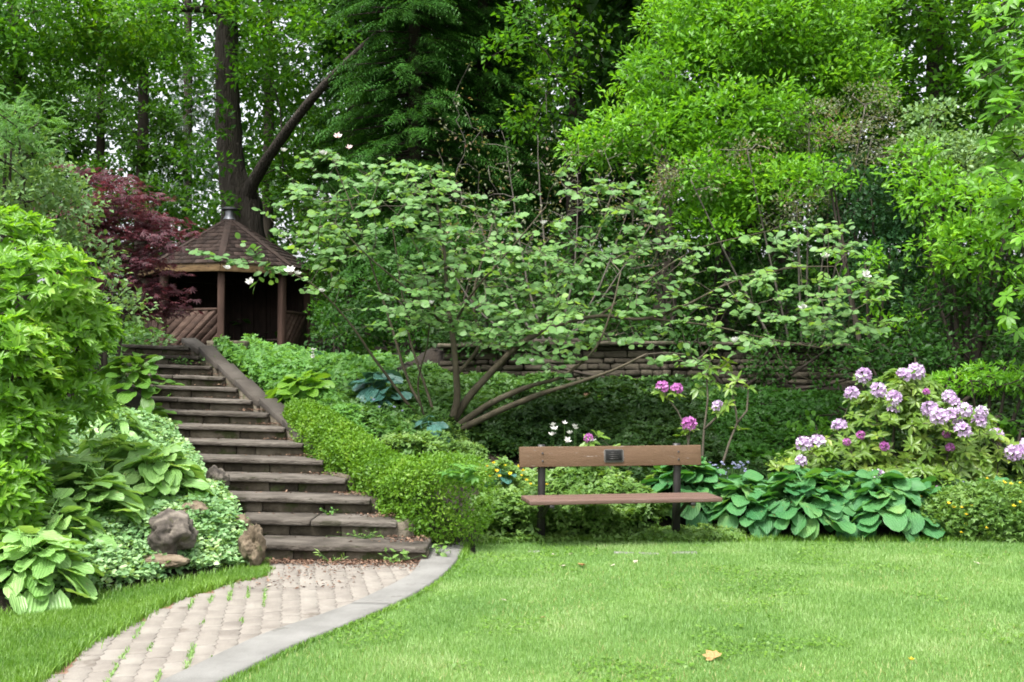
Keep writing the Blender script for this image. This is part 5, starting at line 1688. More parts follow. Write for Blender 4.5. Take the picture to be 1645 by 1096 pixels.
rk('reddish rock half hidden in the creeper beside the second step', 388, 845, 16, 16, 9.3, 'rock_tan')

# log and pale rock lying on the slope below the wall
def lying_log(label, a, b, r, seed, mat='log'):
    P, rd = limb([a, a * .5 + b * .5 + [0, 0, .01], b], [r, r * .95, r * .8], .12)
    V, T, Q = tube(P, rd, 12, .10, seed)
    o = part('log', V, [T, Q], M[mat], smooth_shade=True)
    o['label'] = label; o['category'] = 'log'
lying_log('orange brown weathered log lying on the slope below the wall', gp(908, 648) + [0, 0, .05], gp(988, 644) + [0, 0, .05], .085, 3)
lying_log('thin pale log lying behind the orange brown log', gp(968, 635) + [0, 0, .03], gp(1028, 631) + [0, 0, .03], .05, 4)
lying_log('long dark branch lying on top of the retaining wall', at(740, 556, 16.9), at(985, 546, 16.95), .05, 5, 'bark_dark')

# ------------------------------------------------------------------ flowering clumps
def dotted(label, pts, r, mat, parent_mat, stem_mat, tall, seed, name='flowers', cat='flowers', fm=None):
    rng = np.random.default_rng(seed)
    base = np.array(pts).mean(0); base[2] = H(base[0], base[1])
    t = thing(name, label, cat, base)
    A, B = [], []
    pw = wloc(t)
    me = fm or flower_mesh('flower', M[mat], 5, seed=seed)
    for p in pts:
        g = np.array([p[0] + rng.normal(0, .03), p[1] + .05, H(p[0], p[1] + .05)])
        A.append(g); B.append(p)
        piece('flower', me, t, Matrix.Translation(p) @ Matrix.Rotation(rng.uniform(-.2, .7), 4, 'X') @ Matrix.Rotation(rng.random() * 6, 4, 'Z') @ Matrix.Scale(r * rng.uniform(.75, 1.25), 4), pw)
    V, _, Q = frusta(A, B, np.full(len(A), .003), np.full(len(A), .002), 3)
    part('stems', V, [Q], M[stem_mat], t, kind='stuff')
    return t
rng = np.random.default_rng(91)
dotted('tall white flowers standing behind the left half of the bench backrest', [at(a, b, 12.4) for a, b in ((888, 684), (907, 681), (923, 686), (887, 700), (915, 697), (912, 709), (950, 710), (890, 690), (925, 690))], .055, 'petal_white', None, 'lf_cover', .5, 92)
dotted('small yellow flowers behind the left end of the bench', [at(a + rng.uniform(-4, 4), b + rng.uniform(-4, 4), 11.6) for a, b in ((770, 745), (780, 752), (790, 742), (800, 755), (812, 748), (822, 760), (835, 765), (845, 775), (850, 782), (775, 760), (788, 768), (830, 750), (842, 758), (862, 783), (878, 780), (806, 766))], .028, 'petal_yellow', None, 'lf_cover', .3, 93)
dotted('haze of tiny pale blue flowers behind the right end of the bench', [at(rng.uniform(1140, 1205), rng.uniform(742, 780), 11.7) for _ in range(70)], .020, 'petal_blue', None, 'lf_cover', .3, 94)
dotted('haze of tiny pale blue flowers left of the few leaved hosta', [at(rng.uniform(1535, 1600), rng.uniform(775, 815), 11.6) for _ in range(70)], .020, 'petal_blue', None, 'lf_cover', .3, 95)
dotted('tiny pale blue flowers under the stems left of the tree', [at(a + rng.uniform(-8, 8), b + rng.uniform(-8, 8), 13.6) for a, b in ((605, 640), (608, 650), (600, 680), (640, 655), (646, 665), (597, 690))], .030, 'petal_blue', None, 'lf_cover', .3, 96)
dotted('single white flower spike above the small blue hosta near the gazebo', [at(503, 563 + 4 * k, 15.2) for k in range(4)], .040, 'petal_white', None, 'lf_cover', .4, 97)
# yellow flowered clump
yc = thing('yellow_flower_clump', 'low rounded clump with small yellow flowers at the right end of the lawn edge', 'plant', G(4.75, 11.0))
n = 9000
c = G(4.85, 11.05) + [0, 0, .14]
d = norm(rng.normal(size=(n, 3)) + [0, 0, .25])
p = c + d * [.78, .42, .36] * (.55 + .5 * rng.random((n, 1)) ** .5)
p = p[p[:, 2] > .02]
leaf_parts(yc, p, norm(rng.normal(size=p.shape) + [0, 0, .3]), norm(rng.normal(0, .5, p.shape) + [0, 0, 1]), rng.uniform(.03, .055, len(p)), TF, M['lf_leafy'], 0)
yf = flower_mesh('flower', M['petal_yellow'], 5, seed=5)
pw = wloc(yc)
for _ in range(46):
    d = norm(rng.normal(size=3) + [0, -.5, .6])
    q = c + d * [.80, .44, .40] * rng.uniform(.9, 1.08)
    if q[2] > .03: piece('flower', yf, yc, Matrix.Translation(q) @ Matrix.Rotation(.5, 4, 'X') @ Matrix.Scale(rng.uniform(.016, .026), 4), pw)
V, _, Q = frusta(np.repeat(G(4.85, 11.05)[None], 120, 0), c + rand_dirs(rng, 120) * [.7, .38, .33], np.full(120, .004), np.full(120, .002), 3)
part('stems', V, [Q], M['lf_cover'], yc, kind='stuff')

# ------------------------------------------------------------------ lawn litter, leaf litter by the steps
def curled_leaf(seed, mat):
    V, T = T_star(5, 2.0, .55)
    rs = np.random.default_rng(seed)
    V = V.copy(); V[:, 2] += .35 * (V[:, 0] ** 2) + .2 * V[:, 1] ** 2 + rs.normal(0, .05, len(V)); V[:, 1] -= .4
    return mesh_np('fallen_leaf', V, [T], M[mat])
dl = [curled_leaf(s, 'dry_leaf') for s in range(2)]; plf = [curled_leaf(s + 4, 'pale_leaf') for s in range(2)]
def fallen(label, px, py, s, me, group=None, lift=.02):
    g = gp(px, py); g[2] = max(g[2], 0) + lift
    o = link('fallen_leaf', me, None, g)
    o.rotation_euler = (rr.uniform(-.3, .3), rr.uniform(-.3, .3), rr.uniform(0, 6)); o.scale = (s, s, s)
    tag(o, label, 'leaf', group)
fallen('large curled brown leaf lying near the front of the lawn', 1142, 1063, .085, dl[0], lift=.035)
fallen('small brown leaf lying in the middle of the lawn', 872, 1000, .035, dl[1], lift=.03)
fallen('brown leaf lying on the lawn in front of the left half of the bench', 935, 913, .075, dl[1], lift=.03)
for a, b, lb in ((890, 897, 'pale dry leaf on the grass closest to the left leg of the bench'), (905, 915, 'pale dry leaf just left of the brown leaf in front of the bench'), (918, 895, 'pale dry leaf between the brown leaf and the bench'),
                 (985, 914, 'pale dry leaf on the grass below the plaque of the bench'), (1022, 908, 'pale dry leaf farthest right of those in front of the bench')):
    fallen(lb, a, b, rr.uniform(.03, .05), plf[a % 2], 'pale dry leaves in front of the bench', .03)
fallen('pale speck of leaf lying alone on the left half of the lawn', 810, 971, .03, plf[0], lift=.03)
fallen('pale leaf lying alone on the right half of the lawn', 1570, 911, .04, plf[1], lift=.03)
fallen('small brown leaf lying in the middle of the paved path', 432, 945, .04, plf[1], lift=.02)
fy = link('dandelion', yf, None, gp(1464, 1070) + [0, 0, .03]); fy.scale = (.022,) * 3
tag(fy, 'single yellow flower in the grass near the front right', 'flower')
# flat stones sunk in the lawn edge in front of the bench
for a, b, w in ((1003, 890, .20), (1042, 891, .18), (858, 888, .12), (1100, 890, .24)):
    g = gp(a, b)
    V, T, Q = bevel_box(w, .09, .03, .01, 1, jit=.006, seed=a)
    o = part('flat_stone', V + [g[0], g[1], -.002], [np.array(T), np.array(Q)], M['kerb'])
    tag(o, {1003: 'flat pale stone sunk in the grass below the plaque of the bench', 1042: 'flat pale stone right of the one below the bench plaque', 858: 'smallest flat stone beside the left bench leg', 1100: 'widest flat stone beside the right bench leg'}[a], 'stone', 'flat stones sunk in the lawn edge')

rng = np.random.default_rng(101)
Pl = []
for i in range(1, NST + 1):
    k = 150 if i < 9 else 60
    xr = step_right(step_y(i))
    x = xr - np.abs(rng.normal(0, .20, k)); y = step_y(i) + rng.uniform(.16, .50, k)
    z = step_z(i) + .006 + .02 * rng.random(k)
    Pl.append(np.column_stack([x, y, z]))
    x = rng.uniform(step_left(step_y(i)), xr, 25); y = step_y(i) + .48 - np.abs(rng.normal(0, .05, 25))
    Pl.append(np.column_stack([x, y, np.full(25, step_z(i) + .008)]))
kk = 1500
x = rng.uniform(-2.2, -.72, kk); y = 9.56 - np.abs(rng.normal(0, .15, kk)) * (0.35 + 1.0 * (x + 2.2) / 1.5)
Pl.append(np.column_stack([x, y, .022 + .012 * rng.random(kk)]))
kk = 260
x = rng.uniform(-2.2, -1.2, kk); y = rng.uniform(8.3, 9.4, kk)
Pl.append(np.column_stack([x, y, np.full(kk, .022)]))
Pl = np.concatenate(Pl)
V, T = leaves(Pl, norm(rng.normal(size=Pl.shape) * [1, 1, .15]), norm(rng.normal(0, .35, Pl.shape) + [0, 0, 1]), rng.uniform(.012, .045, len(Pl)), T_fold(.5, .12))
o = part('leaf_litter', V, [T], M['litter'])
tag(o, 'reddish brown dead leaves and bud scales swept into the corners of the steps', kind='stuff')
# ------------------------------------------------------------------ shrubs on the left
rng = np.random.default_rng(111)
shb = [blob(70, 470, 9.2, 85, 75, .55), blob(25, 590, 8.6, 70, 80, .5), blob(105, 545, 9.3, 70, 55, .5), blob(95, 650, 9.2, 75, 65, .5), blob(25, 710, 8.5, 65, 70, .45), blob(20, 800, 8.2, 45, 60, .4), blob(20, 400, 9.6, 60, 60, .5), blob(150, 520, 9.6, 38, 30, .35), blob(-60, 600, 8.8, 80, 200, .7)]
shb_base = G(-4.35, 9.1)
ls = thing('lime_shrub', 'big glossy lime green shrub filling the left edge of the garden', 'shrub', shb_base)
C, O = [], []
for c, r in shb:
    m = int(125 * (r[0] * r[2]) ** .5 / .32)
    d = norm(rng.normal(size=(m, 3)) + [.15, -.4, .35])
    C.append(c + d * r * (.66 + .42 * rng.random((m, 1)))); O.append(norm(d * .7 + [.1, -.1, .75] + rng.normal(0, .25, (m, 3))))
C = np.concatenate(C); O = np.concatenate(O)
k = C[:, 2] > H(C[:, 0], C[:, 1]) + .08
C, O = C[k], O[k]
W = whorls(C, O, rng, 10, .098, (.0, .85), .0)
leaf_parts(ls, W[0], W[1], W[2], W[3], T_oval(.30, .03, .16, .5), M['lf_shrub'], 300, rest_tmpl=T_hex(.34))
stems = [[shb_base + [rng.uniform(-.3, .3), rng.uniform(-.2, .3), 0], shb_base * .5 + c * .5 + [0, 0, -.1], c] for c, r in shb[:8]]
mb = MB(); lsx = []
for i, s_ in enumerate(stems):
    P, r_ = limb(s_, [.03, .022, .01], .15); lsx.append(P); mb.add(*tube(P, r_, 6, .08, i))
mb.build('stems', M['bark_dark'], ls, kind='stuff')
(V, _, Q), _d = grow(lsx, C[rng.permutation(len(C))[:260]], rng, step=.2, jit=.02, r_tip=.003, rmax=.015)
part('twigs', V, [Q], M['bark_dark'], ls, kind='stuff')

def bush(label, blobs, mat, seed, size, per_m2, n, rad, name='shrub', cat='shrub', base=None, stems_to=None, tmpl=None, bark='bark_dark', **kw):
    b = base if base is not None else None
    if b is None:
        c0 = np.mean([c for c, r in blobs], 0); b = G(c0[0], c0[1])
    limbs = []
    for c, r in blobs[:7]:
        a = np.array(b) + np.array([(c[0] - b[0]) * .15, 0.05, -.05])
        limbs.append(([a, a * .45 + c * .55 + np.array([0, 0, -.1]), c], [kw.get('tr', .035), kw.get('tr', .035) * .7, .012]))
    kw.pop('tr', None)
    return crown_tree(name, label, cat, b, limbs, blobs, M[mat], M[bark], seed, size, per_m2, n, rad, tmpl=tmpl, rest='foliage', **kw)

bush('pale green small leaved shrub above the lime shrub', [blob(40, 300, 12.5, 75, 75, .8), blob(95, 340, 13, 60, 50, .6), blob(20, 380, 12, 60, 60, .6), blob(110, 400, 13, 40, 40, .5), blob(-60, 300, 12.5, 80, 120, .9)], 'lf_pale', 112, .075, 9, 34, .25, up=.7)
bush('soft conifer like pale shrub top at the far left edge', [blob(10, 190, 12.0, 48, 42, .6), blob(-30, 240, 12.0, 70, 60, .6), blob(18, 240, 12.0, 30, 26, .4)], 'lf_fern', 113, .13, 9, 16, .25, tmpl=T_feather(6, .22))
bush('twiggy green shrub with drooping tips beside the left end of the gazebo', [blob(165, 470, 12.8, 45, 45, .5), blob(200, 505, 13.2, 36, 26, .4), blob(150, 420, 13, 30, 35, .4)], 'lf_pale', 114, .085, 6, 20, .22)

# red japanese maple: flat layered sprays
mp = thing('japanese_maple', 'small red leaved maple with layered sprays between the left shrubs and the gazebo', 'tree', G(-6.9, 15.8))
rng = np.random.default_rng(121)
layers = [(165, 285, 60, 7), (205, 308, 62, 12), (180, 332, 75, 12), (225, 345, 60, 12), (165, 360, 70, 14), (240, 378, 52, 11), (195, 395, 70, 14), (150, 410, 50, 12), (225, 425, 48, 12),
          (180, 440, 60, 14), (225, 462, 46, 10), (190, 478, 55, 12), (235, 492, 48, 8), (215, 505, 45, 8), (150, 330, 40, 12), (140, 380, 40, 14), (160, 450, 40, 12), (120, 345, 40, 14), (262, 372, 30, 9), (268, 398, 28, 8), (255, 432, 28, 8), (258, 470, 24, 8), (262, 490, 24, 7)]
C, O = [], []
for px, py, rx, ry in layers:
    c = at(px, py, 15.3 + rng.uniform(-.6, .6)); s = 15.3 / F
    m = int(22 * rx / 50)
    q = rng.uniform(-1, 1, (m, 3)); q = q[np.linalg.norm(q, axis=1) < 1]
    # sprays slope down to the right
    cc_ = c + q * [rx * s, .5, ry * s]; cc_[:, 2] -= q[:, 0] * rx * s * .22
    C.append(cc_); O.append(norm(q * [1, 1, .2] + [.25, -.3, .3]))
C = np.concatenate(C); O = np.concatenate(O)
b0 = G(-6.9, 15.8)
limbs = []
for a, b in ((190, 400), (215, 440), (170, 340), (210, 320), (160, 430)):
    e = at(a, b, 15.4); limbs.append(limb([b0, b0 * .6 + e * .4 + [-.15, 0, .1], e], [.06, .04, .015], .15))
mb = MB()
for i, (P, r_) in enumerate(limbs): mb.add(*tube(P, r_, 8, .06, i))
mb.build('trunk', M['bark_dark'], mp, smooth_shade=True)
(V, _, Q), _d = grow([P for P, r_ in limbs], C, rng, step=.2, jit=.02, r_tip=.003, rmax=.02)
part('branches', V, [Q], M['bark_dark'], mp, kind='stuff')
n = 13
ci = np.repeat(np.arange(len(C)), n)
pos = C[ci] + rng.normal(0, 1, (len(ci), 3)) * [.15, .15, .035]
ax = norm(O[ci] * .5 + rng.normal(0, .6, pos.shape) * [1, 1, .3] + [.1, -.15, -.42])
nr = norm(rng.normal(0, .3, pos.shape) + [0, -.15, 1])
leaf_parts(mp, pos, ax, nr, rng.uniform(.075, .125, len(pos)), T_star(6, 2.0, .17), M['lf_red'], 0, rest='crown')

# ------------------------------------------------------------------ right hand shrubs
bush('bright lime flat topped shrub behind the lilac rhododendron', [blob(1560, 612, 13.6, 56, 13, .6), blob(1615, 622, 13.4, 45, 12, .5), blob(1520, 618, 13.7, 26, 9, .4), blob(1590, 598, 13.8, 44, 10, .5), blob(1650, 612, 13.4, 36, 14, .5)], 'lf_lime', 131, .085, 11, 20, .14, flat=.45, tmpl=T_hex(.38))
bush('small lime leaved sapling right of the lilac rhododendron', [blob(1600, 668, 12.9, 36, 16, .35), blob(1640, 690, 12.8, 22, 20, .3)], 'lf_mid', 132, .10, 6, 10, .18, tmpl=OV)
rs_ = dict(up=.7)
bush('tall bright green shrub at the right side with pointed leaf tufts', [blob(1500, 310, 16.4, 50, 36, .6), blob(1470, 270, 17.0, 50, 30, .6), blob(1560, 330, 15.5, 60, 40, .7), blob(1600, 400, 15.3, 70, 55, .8), blob(1530, 400, 15.6, 40, 45, .6), blob(1640, 320, 15, 50, 60, .7)], 'lf_lime', 133, .115, 6.5, 26, .30, tmpl=T_hex(.44), tr=.05)
bush('lower foliage of the tall bright green shrub with shade in its colour', [blob(1580, 490, 15.6, 70, 55, .7), blob(1510, 490, 15.8, 45, 55, .5), blob(1650, 480, 15.3, 50, 80, .7)], 'lf_dark', 139, .10, 6, 26, .30, tmpl=T_hex(.44), tr=.05)  # shaded lower part of the shrub, put into a darker leaf colour
bush('pale bluish green shrub high at the right side', [blob(1540, 270, 17, 55, 32, .7), blob(1590, 255, 16.8, 50, 40, .7), blob(1640, 240, 16.5, 40, 50, .7), blob(1490, 250, 17.3, 40, 40, .6), blob(1500, 200, 17.5, 35, 30, .6)], 'lf_pale', 134, .085, 8, 32, .28, tr=.05)
bush('dark blue green shrub between the lime tree and the right side', [blob(1400, 320, 18.0, 75, 50, .9), blob(1430, 400, 17.6, 80, 60, .9), blob(1360, 300, 18.5, 50, 45, .8), blob(1470, 470, 17.3, 60, 55, .8), blob(1400, 500, 17.6, 60, 45, .7), blob(1470, 350, 17.5, 50, 50, .7)], 'lf_teal', 135, .095, 6.5, 32, .30, tr=.05)
bush('lime leaved branches hanging in front of the dark blue green shrub', [blob(1390, 420, 16.6, 32, 14, .4), blob(1420, 460, 16.6, 30, 16, .35), blob(1500, 430, 16.5, 36, 18, .4), blob(1340, 300, 17.2, 36, 14, .4), blob(1330, 275, 17.2, 40, 14, .4), blob(1440, 520, 16.5, 40, 14, .4)], 'lf_lime', 136, .11, 8, 16, .20, tmpl=T_hex(.44))
bush('dark green shrub behind the rhododendron, colour deepened for the shade', [blob(1400, 590, 15.4, 60, 36, .7), blob(1470, 570, 15.4, 60, 40, .7), blob(1340, 650, 14.6, 34, 30, .4), blob(1540, 560, 15.4, 70, 40, .7), blob(1640, 560, 15, 50, 60, .7)], 'lf_dark', 137, .085, 5.5, 24, .26, tmpl=T_hex(.6))  # darkest leaf colour used to stand for the deep shade
bush('small bright leaved undergrowth left of the lilac rhododendron', [blob(1262, 752, 12.9, 34, 22, .35), blob(1300, 700, 13.3, 26, 26, .3), blob(1215, 762, 12.6, 36, 14, .3)], 'lf_mid', 138, .08, 9, 22, .2, tmpl=OV)

# ------------------------------------------------------------------ the big lime green tree on the right
lime_blobs = [blob(1190, 60, 20.0, 120, 75, 1.5), blob(1300, 110, 20.3, 100, 75, 1.4), blob(1090, 130, 19.8, 90, 65, 1.2), blob(1040, 210, 19.6, 85, 55, 1.1), blob(1160, 200, 19.2, 110, 60, 1.2), blob(1270, 215, 19.4, 90, 55, 1.1),
              blob(1130, 290, 18.8, 100, 45, 1.0), blob(1230, 310, 18.6, 90, 40, .9), blob(960, 240, 19.8, 50, 28, .7), blob(1210, -20, 20.2, 110, 60, 1.4), blob(1360, 60, 20.6, 60, 60, 1.0), blob(1375, 140, 20.2, 55, 50, .9), blob(1290, 20, 20.4, 90, 50, 1.2), blob(1120, 40, 20.1, 80, 50, 1.0), blob(1140, 370, 18.4, 60, 30, .6)]
ltb = G(3.9, 20.5)
lt = [([ltb + [0, 0, -.1], ltb + [.1, -.1, 2.2], at(1230, 200, 20.3), at(1220, 60, 20.4)], [.16, .13, .09, .03]),
      ([ltb + [.1, -.1, 1.8], at(1130, 330, 20), at(1070, 200, 20)], [.09, .06, .02]),
      ([ltb + [.1, -.1, 2.0], at(1290, 300, 20), at(1340, 120, 20.5)], [.09, .06, .02])]
crown_tree('lime_tree', 'big bright lime green tree billowing above the right half of the garden', 'tree', ltb, lt, lime_blobs, M['lf_lime'], M['bark_dark'], 141, .115, 6.0, 50, .42, up=.75, droop=.05, shell=.5, tmpl=T_hex(.46), nanch=120, r_tip=.006)
bush('greyish small leaved shrub with reddish tips growing into the lime tree', [blob(1390, 170, 18.6, 50, 40, .6), blob(1400, 225, 18.5, 58, 40, .6), blob(1340, 250, 18.3, 60, 45, .6), blob(1200, 240, 17.9, 40, 22, .4), blob(1110, 290, 17.7, 50, 28, .4), blob(1300, 200, 18.3, 40, 30, .5), blob(1280, 330, 17.8, 55, 35, .5)], 'lf_grey', 142, .055, 7, 34, .26, tr=.022, bark='twig_grey', twig=M['twig_grey'])

# bare twiggy shrub behind the spreading tree
tw = thing('bare_shrub', 'nearly leafless grey twiggy shrub behind the spreading tree', 'shrub', G(.65, 18.2))
rng = np.random.default_rng(151)
tb = G(.65, 18.2)
limbs = []
for a, b, d in ((868, 215, 18.6), (815, 250, 18.4), (930, 280, 18.2), (1010, 330, 17.8), (760, 340, 18), (1060, 340, 18), (700, 380, 18.1)):
    e = at(a, b, d); limbs.append(limb([tb, tb * .5 + e * .5 + [rng.uniform(-.3, .3), 0, -.15], e], [.026, .016, .005], .2))
mb = MB()
for i, (P, r_) in enumerate(limbs):
    P[1:] += np.cumsum(rng.normal(0, .015, P[1:].shape), 0) * .5
    mb.add(*tube(P, r_, 6, .06, i))
mb.build('stems', M['twig_grey'], tw, kind='stuff')
A = np.array([at(rng.uniform(700, 1090), 0, 18 + rng.uniform(-.6, .6)) for _ in range(260)])
A[:, 2] = CAM_Z + (608 - rng.normal(330, 75, 260)) * 18 / F
(V, _, Q), dd = grow([P for P, r_ in limbs], A, rng, step=.16, jit=.05, r_tip=.0042, rmax=.02)
part('twigs', V, [Q], M['twig_grey'], tw, kind='stuff')
ci = rng.integers(0, len(A), 1500)
pos = A[ci] + rng.normal(0, .10, (1500, 3))
leaf_parts(tw, pos, rand_dirs(rng, 1500), norm(rng.normal(0, .5, (1500, 3)) + [0, 0, 1]), rng.uniform(.04, .08, 1500), FO, M['lf_grey'], 0)
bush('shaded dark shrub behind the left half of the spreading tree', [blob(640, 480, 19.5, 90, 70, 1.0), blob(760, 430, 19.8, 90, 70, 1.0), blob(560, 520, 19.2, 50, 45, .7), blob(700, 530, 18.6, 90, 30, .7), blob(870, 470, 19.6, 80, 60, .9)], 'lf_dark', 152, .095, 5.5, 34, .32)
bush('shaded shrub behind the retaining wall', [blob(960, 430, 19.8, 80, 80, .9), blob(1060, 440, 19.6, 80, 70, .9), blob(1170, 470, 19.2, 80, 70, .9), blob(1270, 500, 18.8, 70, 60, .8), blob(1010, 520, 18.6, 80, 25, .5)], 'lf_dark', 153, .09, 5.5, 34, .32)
bush('green shrub beside the right side of the gazebo', [blob(545, 430, 25, 40, 60, .9), blob(560, 520, 23.5, 50, 36, .8), blob(530, 370, 27, 50, 50, .9)], 'lf_mid', 154, .10, 5.5, 34, .34)

bush('ivy over the retaining wall, massed dark on the right for the shade', [blob(1240, 570, 16.7, 34, 60, .35), blob(1120, 545, 16.8, 40, 26, .35), blob(1330, 560, 16.6, 50, 40, .35), blob(780, 555, 16.7, 50, 24, .3), blob(1420, 590, 16.3, 50, 50, .4)], 'lf_dark', 155, .07, 12, 26, .2, name='ivy', cat='ivy')  # dark leaf masses added where the wall recedes into shade

# ------------------------------------------------------------------ trees of the wood
def trunk_px(px0, py0, px1, py1, D, r0, r1, base_y=None):
    a = at(px0, py0, D); b = at(px1, py1, D)
    g = G(a[0], D)
    return [np.array([a[0], D, g[2] - .2]), a, a * .5 + b * .5 + [.05, 0, 0], b], [r0 * 1.25, r0, (r0 + r1) / 2, r1]

# forked tree behind the gazebo
fb = G(at(392, 350, 29.5)[0], 29.5)
P1 = [fb + [0, 0, -.2], at(390, 360, 29.5), at(384, 320, 29.5), at(372, 270, 29.5), at(366, 180, 29.5), at(364, 60, 29.6), at(366, -120, 29.8)]
P2 = [at(391, 372, 29.5), at(393, 335, 29.4), at(404, 298, 29.1), at(440, 240, 28.2), at(492, 170, 27.0), at(545, 112, 26.0), at(610, 50, 25.0)]
crown_tree('forked_tree', 'tall thick trunked tree forking just above the gazebo roof', 'tree', fb,
           [(P1, [.66, .58, .50, .36, .33, .30, .24]), (P2, [.34, .26, .18, .14, .115, .095, .06]), ([at(360, 18, 29.6), at(300, 14, 29.3), at(240, 16, 29.0)], [.12, .09, .04])],
           [blob(300, 20, 28.5, 120, 55, 2.0), blob(470, 60, 28.5, 100, 60, 2.0), blob(430, 150, 30.2, 60, 50, 1.0), blob(290, 110, 28.2, 60, 45, 1.2), blob(318, 250, 27.6, 38, 34, .8), blob(330, 180, 27.8, 30, 30, .7), blob(415, 110, 28.0, 40, 40, .8), blob(345, 320, 28.2, 30, 24, .6), blob(480, 210, 30.5, 60, 60, 1.0), blob(470, 300, 30.5, 60, 40, 1.0), blob(400, -60, 29, 200, 50, 2.5)],
           M['lf_maple'], M['bark'], 161, .17, 1.5, 36, .46, up=.7, nanch=50, r_tip=.012, flat=.5)
def high_crown(t, x, D, mat, seed, r=(4.2, 4.0, 2.8), z=None, per=.6, dx=0):
    # the rest of the crown, up above the picture, that shades the ground below
    rng = np.random.default_rng(seed + 1000)
    zc = 1.6 + .345 * (D - r[1]) + r[2] + .9 if z is None else z
    C, O = blob_clumps([(np.array([x + dx, D, zc + .4]), np.array(r))], rng, per, .2)
    pos, ax, nr, sz = clump_leaves(C, O, rng, 22, 1.0, .42)
    V, T = leaves(pos, ax, nr, sz, T_fold())
    part('crown', V, [T], mat, t)
def wood_tree(label, px, D, r, blobs, mat, seed, size=.18, per_m2=1.4, n=40, rad=.52, ytop=-120, bark='bark_dark', name='woodland_tree', lean=0, up_crown=True, **kw):
    P, rd = trunk_px(px, 330, px + lean, ytop, D, r, r * .6); per_m2 *= 1.35
    t = crown_tree(name, label, 'tree', P[0] + [0, 0, .2], [(P, rd)], blobs, M[mat], M[bark], seed, size, per_m2, n, rad, group='trees of the wood behind the garden', **kw)
    if up_crown: high_crown(t, P[0][0], D, M[mat], seed)
    return t
wood_tree('dark slender tree trunk left of the forked tree with thin drooping crown', 228, 33, .19, [blob(180, 110, 33, 70, 60, 1.8), blob(240, 210, 33, 60, 40, 1.4), blob(200, 290, 33, 50, 35, 1.2), blob(280, 250, 33, 40, 40, 1.2), blob(250, 330, 32, 60, 30, 1.2)], 'lf_mid', 162, .16, 1.7, 40, .42, up_crown=False)
wood_tree('thinner dark tree trunk second from the left edge', 160, 36, .15, [blob(120, 180, 36, 70, 50, 1.6), blob(90, 260, 36, 60, 40, 1.5), blob(160, 300, 35, 50, 40, 1.3), blob(60, 150, 36, 60, 50, 1.6)], 'lf_mid', 163, .17, 1.7, 40, .46, up_crown=False)
wood_tree('leafy maple overhanging the top left corner', 40, 25, .18, [blob(60, 30, 24, 110, 50, 1.8), blob(200, 40, 24.5, 90, 45, 1.5), blob(30, 100, 24, 70, 40, 1.3), blob(150, 90, 25, 60, 30, 1.1), blob(-60, 100, 24, 80, 120, 1.8), blob(250, 75, 25, 60, 30, 1.0)], 'lf_maple', 164, .145, 2.3, 42, .42, lean=-30, up_crown=False)
wood_tree('grey green spruce far behind the gazebo', 300, 42, .2, [blob(300, 200, 42, 40, 70, 1.6), blob(300, 290, 41, 60, 50, 2.0), blob(255, 320, 41, 40, 40, 1.4), blob(330, 150, 42, 30, 50, 1.2)], 'lf_spruce', 165, .32, 1.3, 10, .6, tmpl=T_feather(6, .25), up_crown=False)
wood_tree('dark leafy tree at the left end of the wood', -60, 34, .2, [blob(-20, 200, 34, 90, 120, 2.5), blob(60, 240, 34, 60, 60, 1.5), blob(20, 320, 33, 90, 50, 1.8)], 'lf_mid', 166, .17, 1.9, 34, .55, up_crown=False)
# hemlocks in the middle
def hemlock(label, px, D, top, bottom, halfw, seed, mat='lf_hemlock', per=1.0):
    rng = np.random.default_rng(seed)
    b = G(at(px, 400, D)[0], D)
    t = thing('hemlock', label, 'tree', b, 'dark hemlocks in the middle of the wood')
    topz = at(px, top, D)[2]
    P, r_ = limb([b + [0, 0, -.2], b * .5 + np.array([b[0], D, topz]) * .5, np.array([b[0], D, topz])], [.20, .14, .04], .5)
    V, T, Q = tube(P, r_, 8, .06, seed)
    part('trunk', V, [T, Q], M['bark_dark'], t, smooth_shade=True)
    z0 = at(px, bottom, D)[2]
    pos, ax, nr = [], [], []
    A, B = [], []
    nb = int(190 * per)
    for i in range(nb):
        f = rng.random() ** .9
        z = z0 + (topz - z0) * f
        R_ = halfw * D / F * (1.0 - .45 * f) * rng.uniform(.65, 1.15)
        a = rng.random() * 2 * np.pi
        dv = np.array([math.cos(a), math.sin(a), 0])
        root = np.array([b[0], D, z]); m = int(20 + R_ * 17)
        A.append(root); B.append(root + dv * R_ + [0, 0, -.22 * R_])
        s = rng.random(m) ** .6
        side = np.array([-dv[1], dv[0], 0])
        q = root + dv * (R_ * s)[:, None] + side * (rng.normal(0, .30, m) * (1.15 - s) * R_ * .7)[:, None] + np.column_stack([np.zeros(m), np.zeros(m), .12 * R_ * s - .34 * R_ * s ** 2 + rng.normal(0, .06, m)])
        pos.append(q); ax.append(norm(dv * .8 + side * rng.normal(0, .5, m)[:, None] + np.column_stack([np.zeros(m), np.zeros(m), -.35 + rng.normal(0, .15, m)])))
        nr.append(norm(rng.normal(0, .25, (m, 3)) + [0, 0, 1] + dv * .25))
    pos = np.concatenate(pos); ax = np.concatenate(ax); nr = np.concatenate(nr)
    V, T = leaves(pos, ax, nr, rng.uniform(.20, .40, len(pos)), T_feather(4, .34))
    part('crown', V, [T], M[mat], t)
    V, _, Q = frusta(A, B, np.full(len(A), .03), np.full(len(A), .006), 4)
    part('branches', V, [Q], M['bark_dark'], t, kind='stuff')
hemlock('largest dark hemlock with drooping sprays in the middle of the wood', 665, 24.5, -420, 440, 150, 171, per=2.6)
hemlock('dark hemlock right of the largest hemlock', 775, 26.0, -330, 430, 120, 172, per=2.0)
hemlock('dark hemlock standing behind between forked tree and largest hemlock', 565, 30, -300, 430, 70, 173, per=1.3)
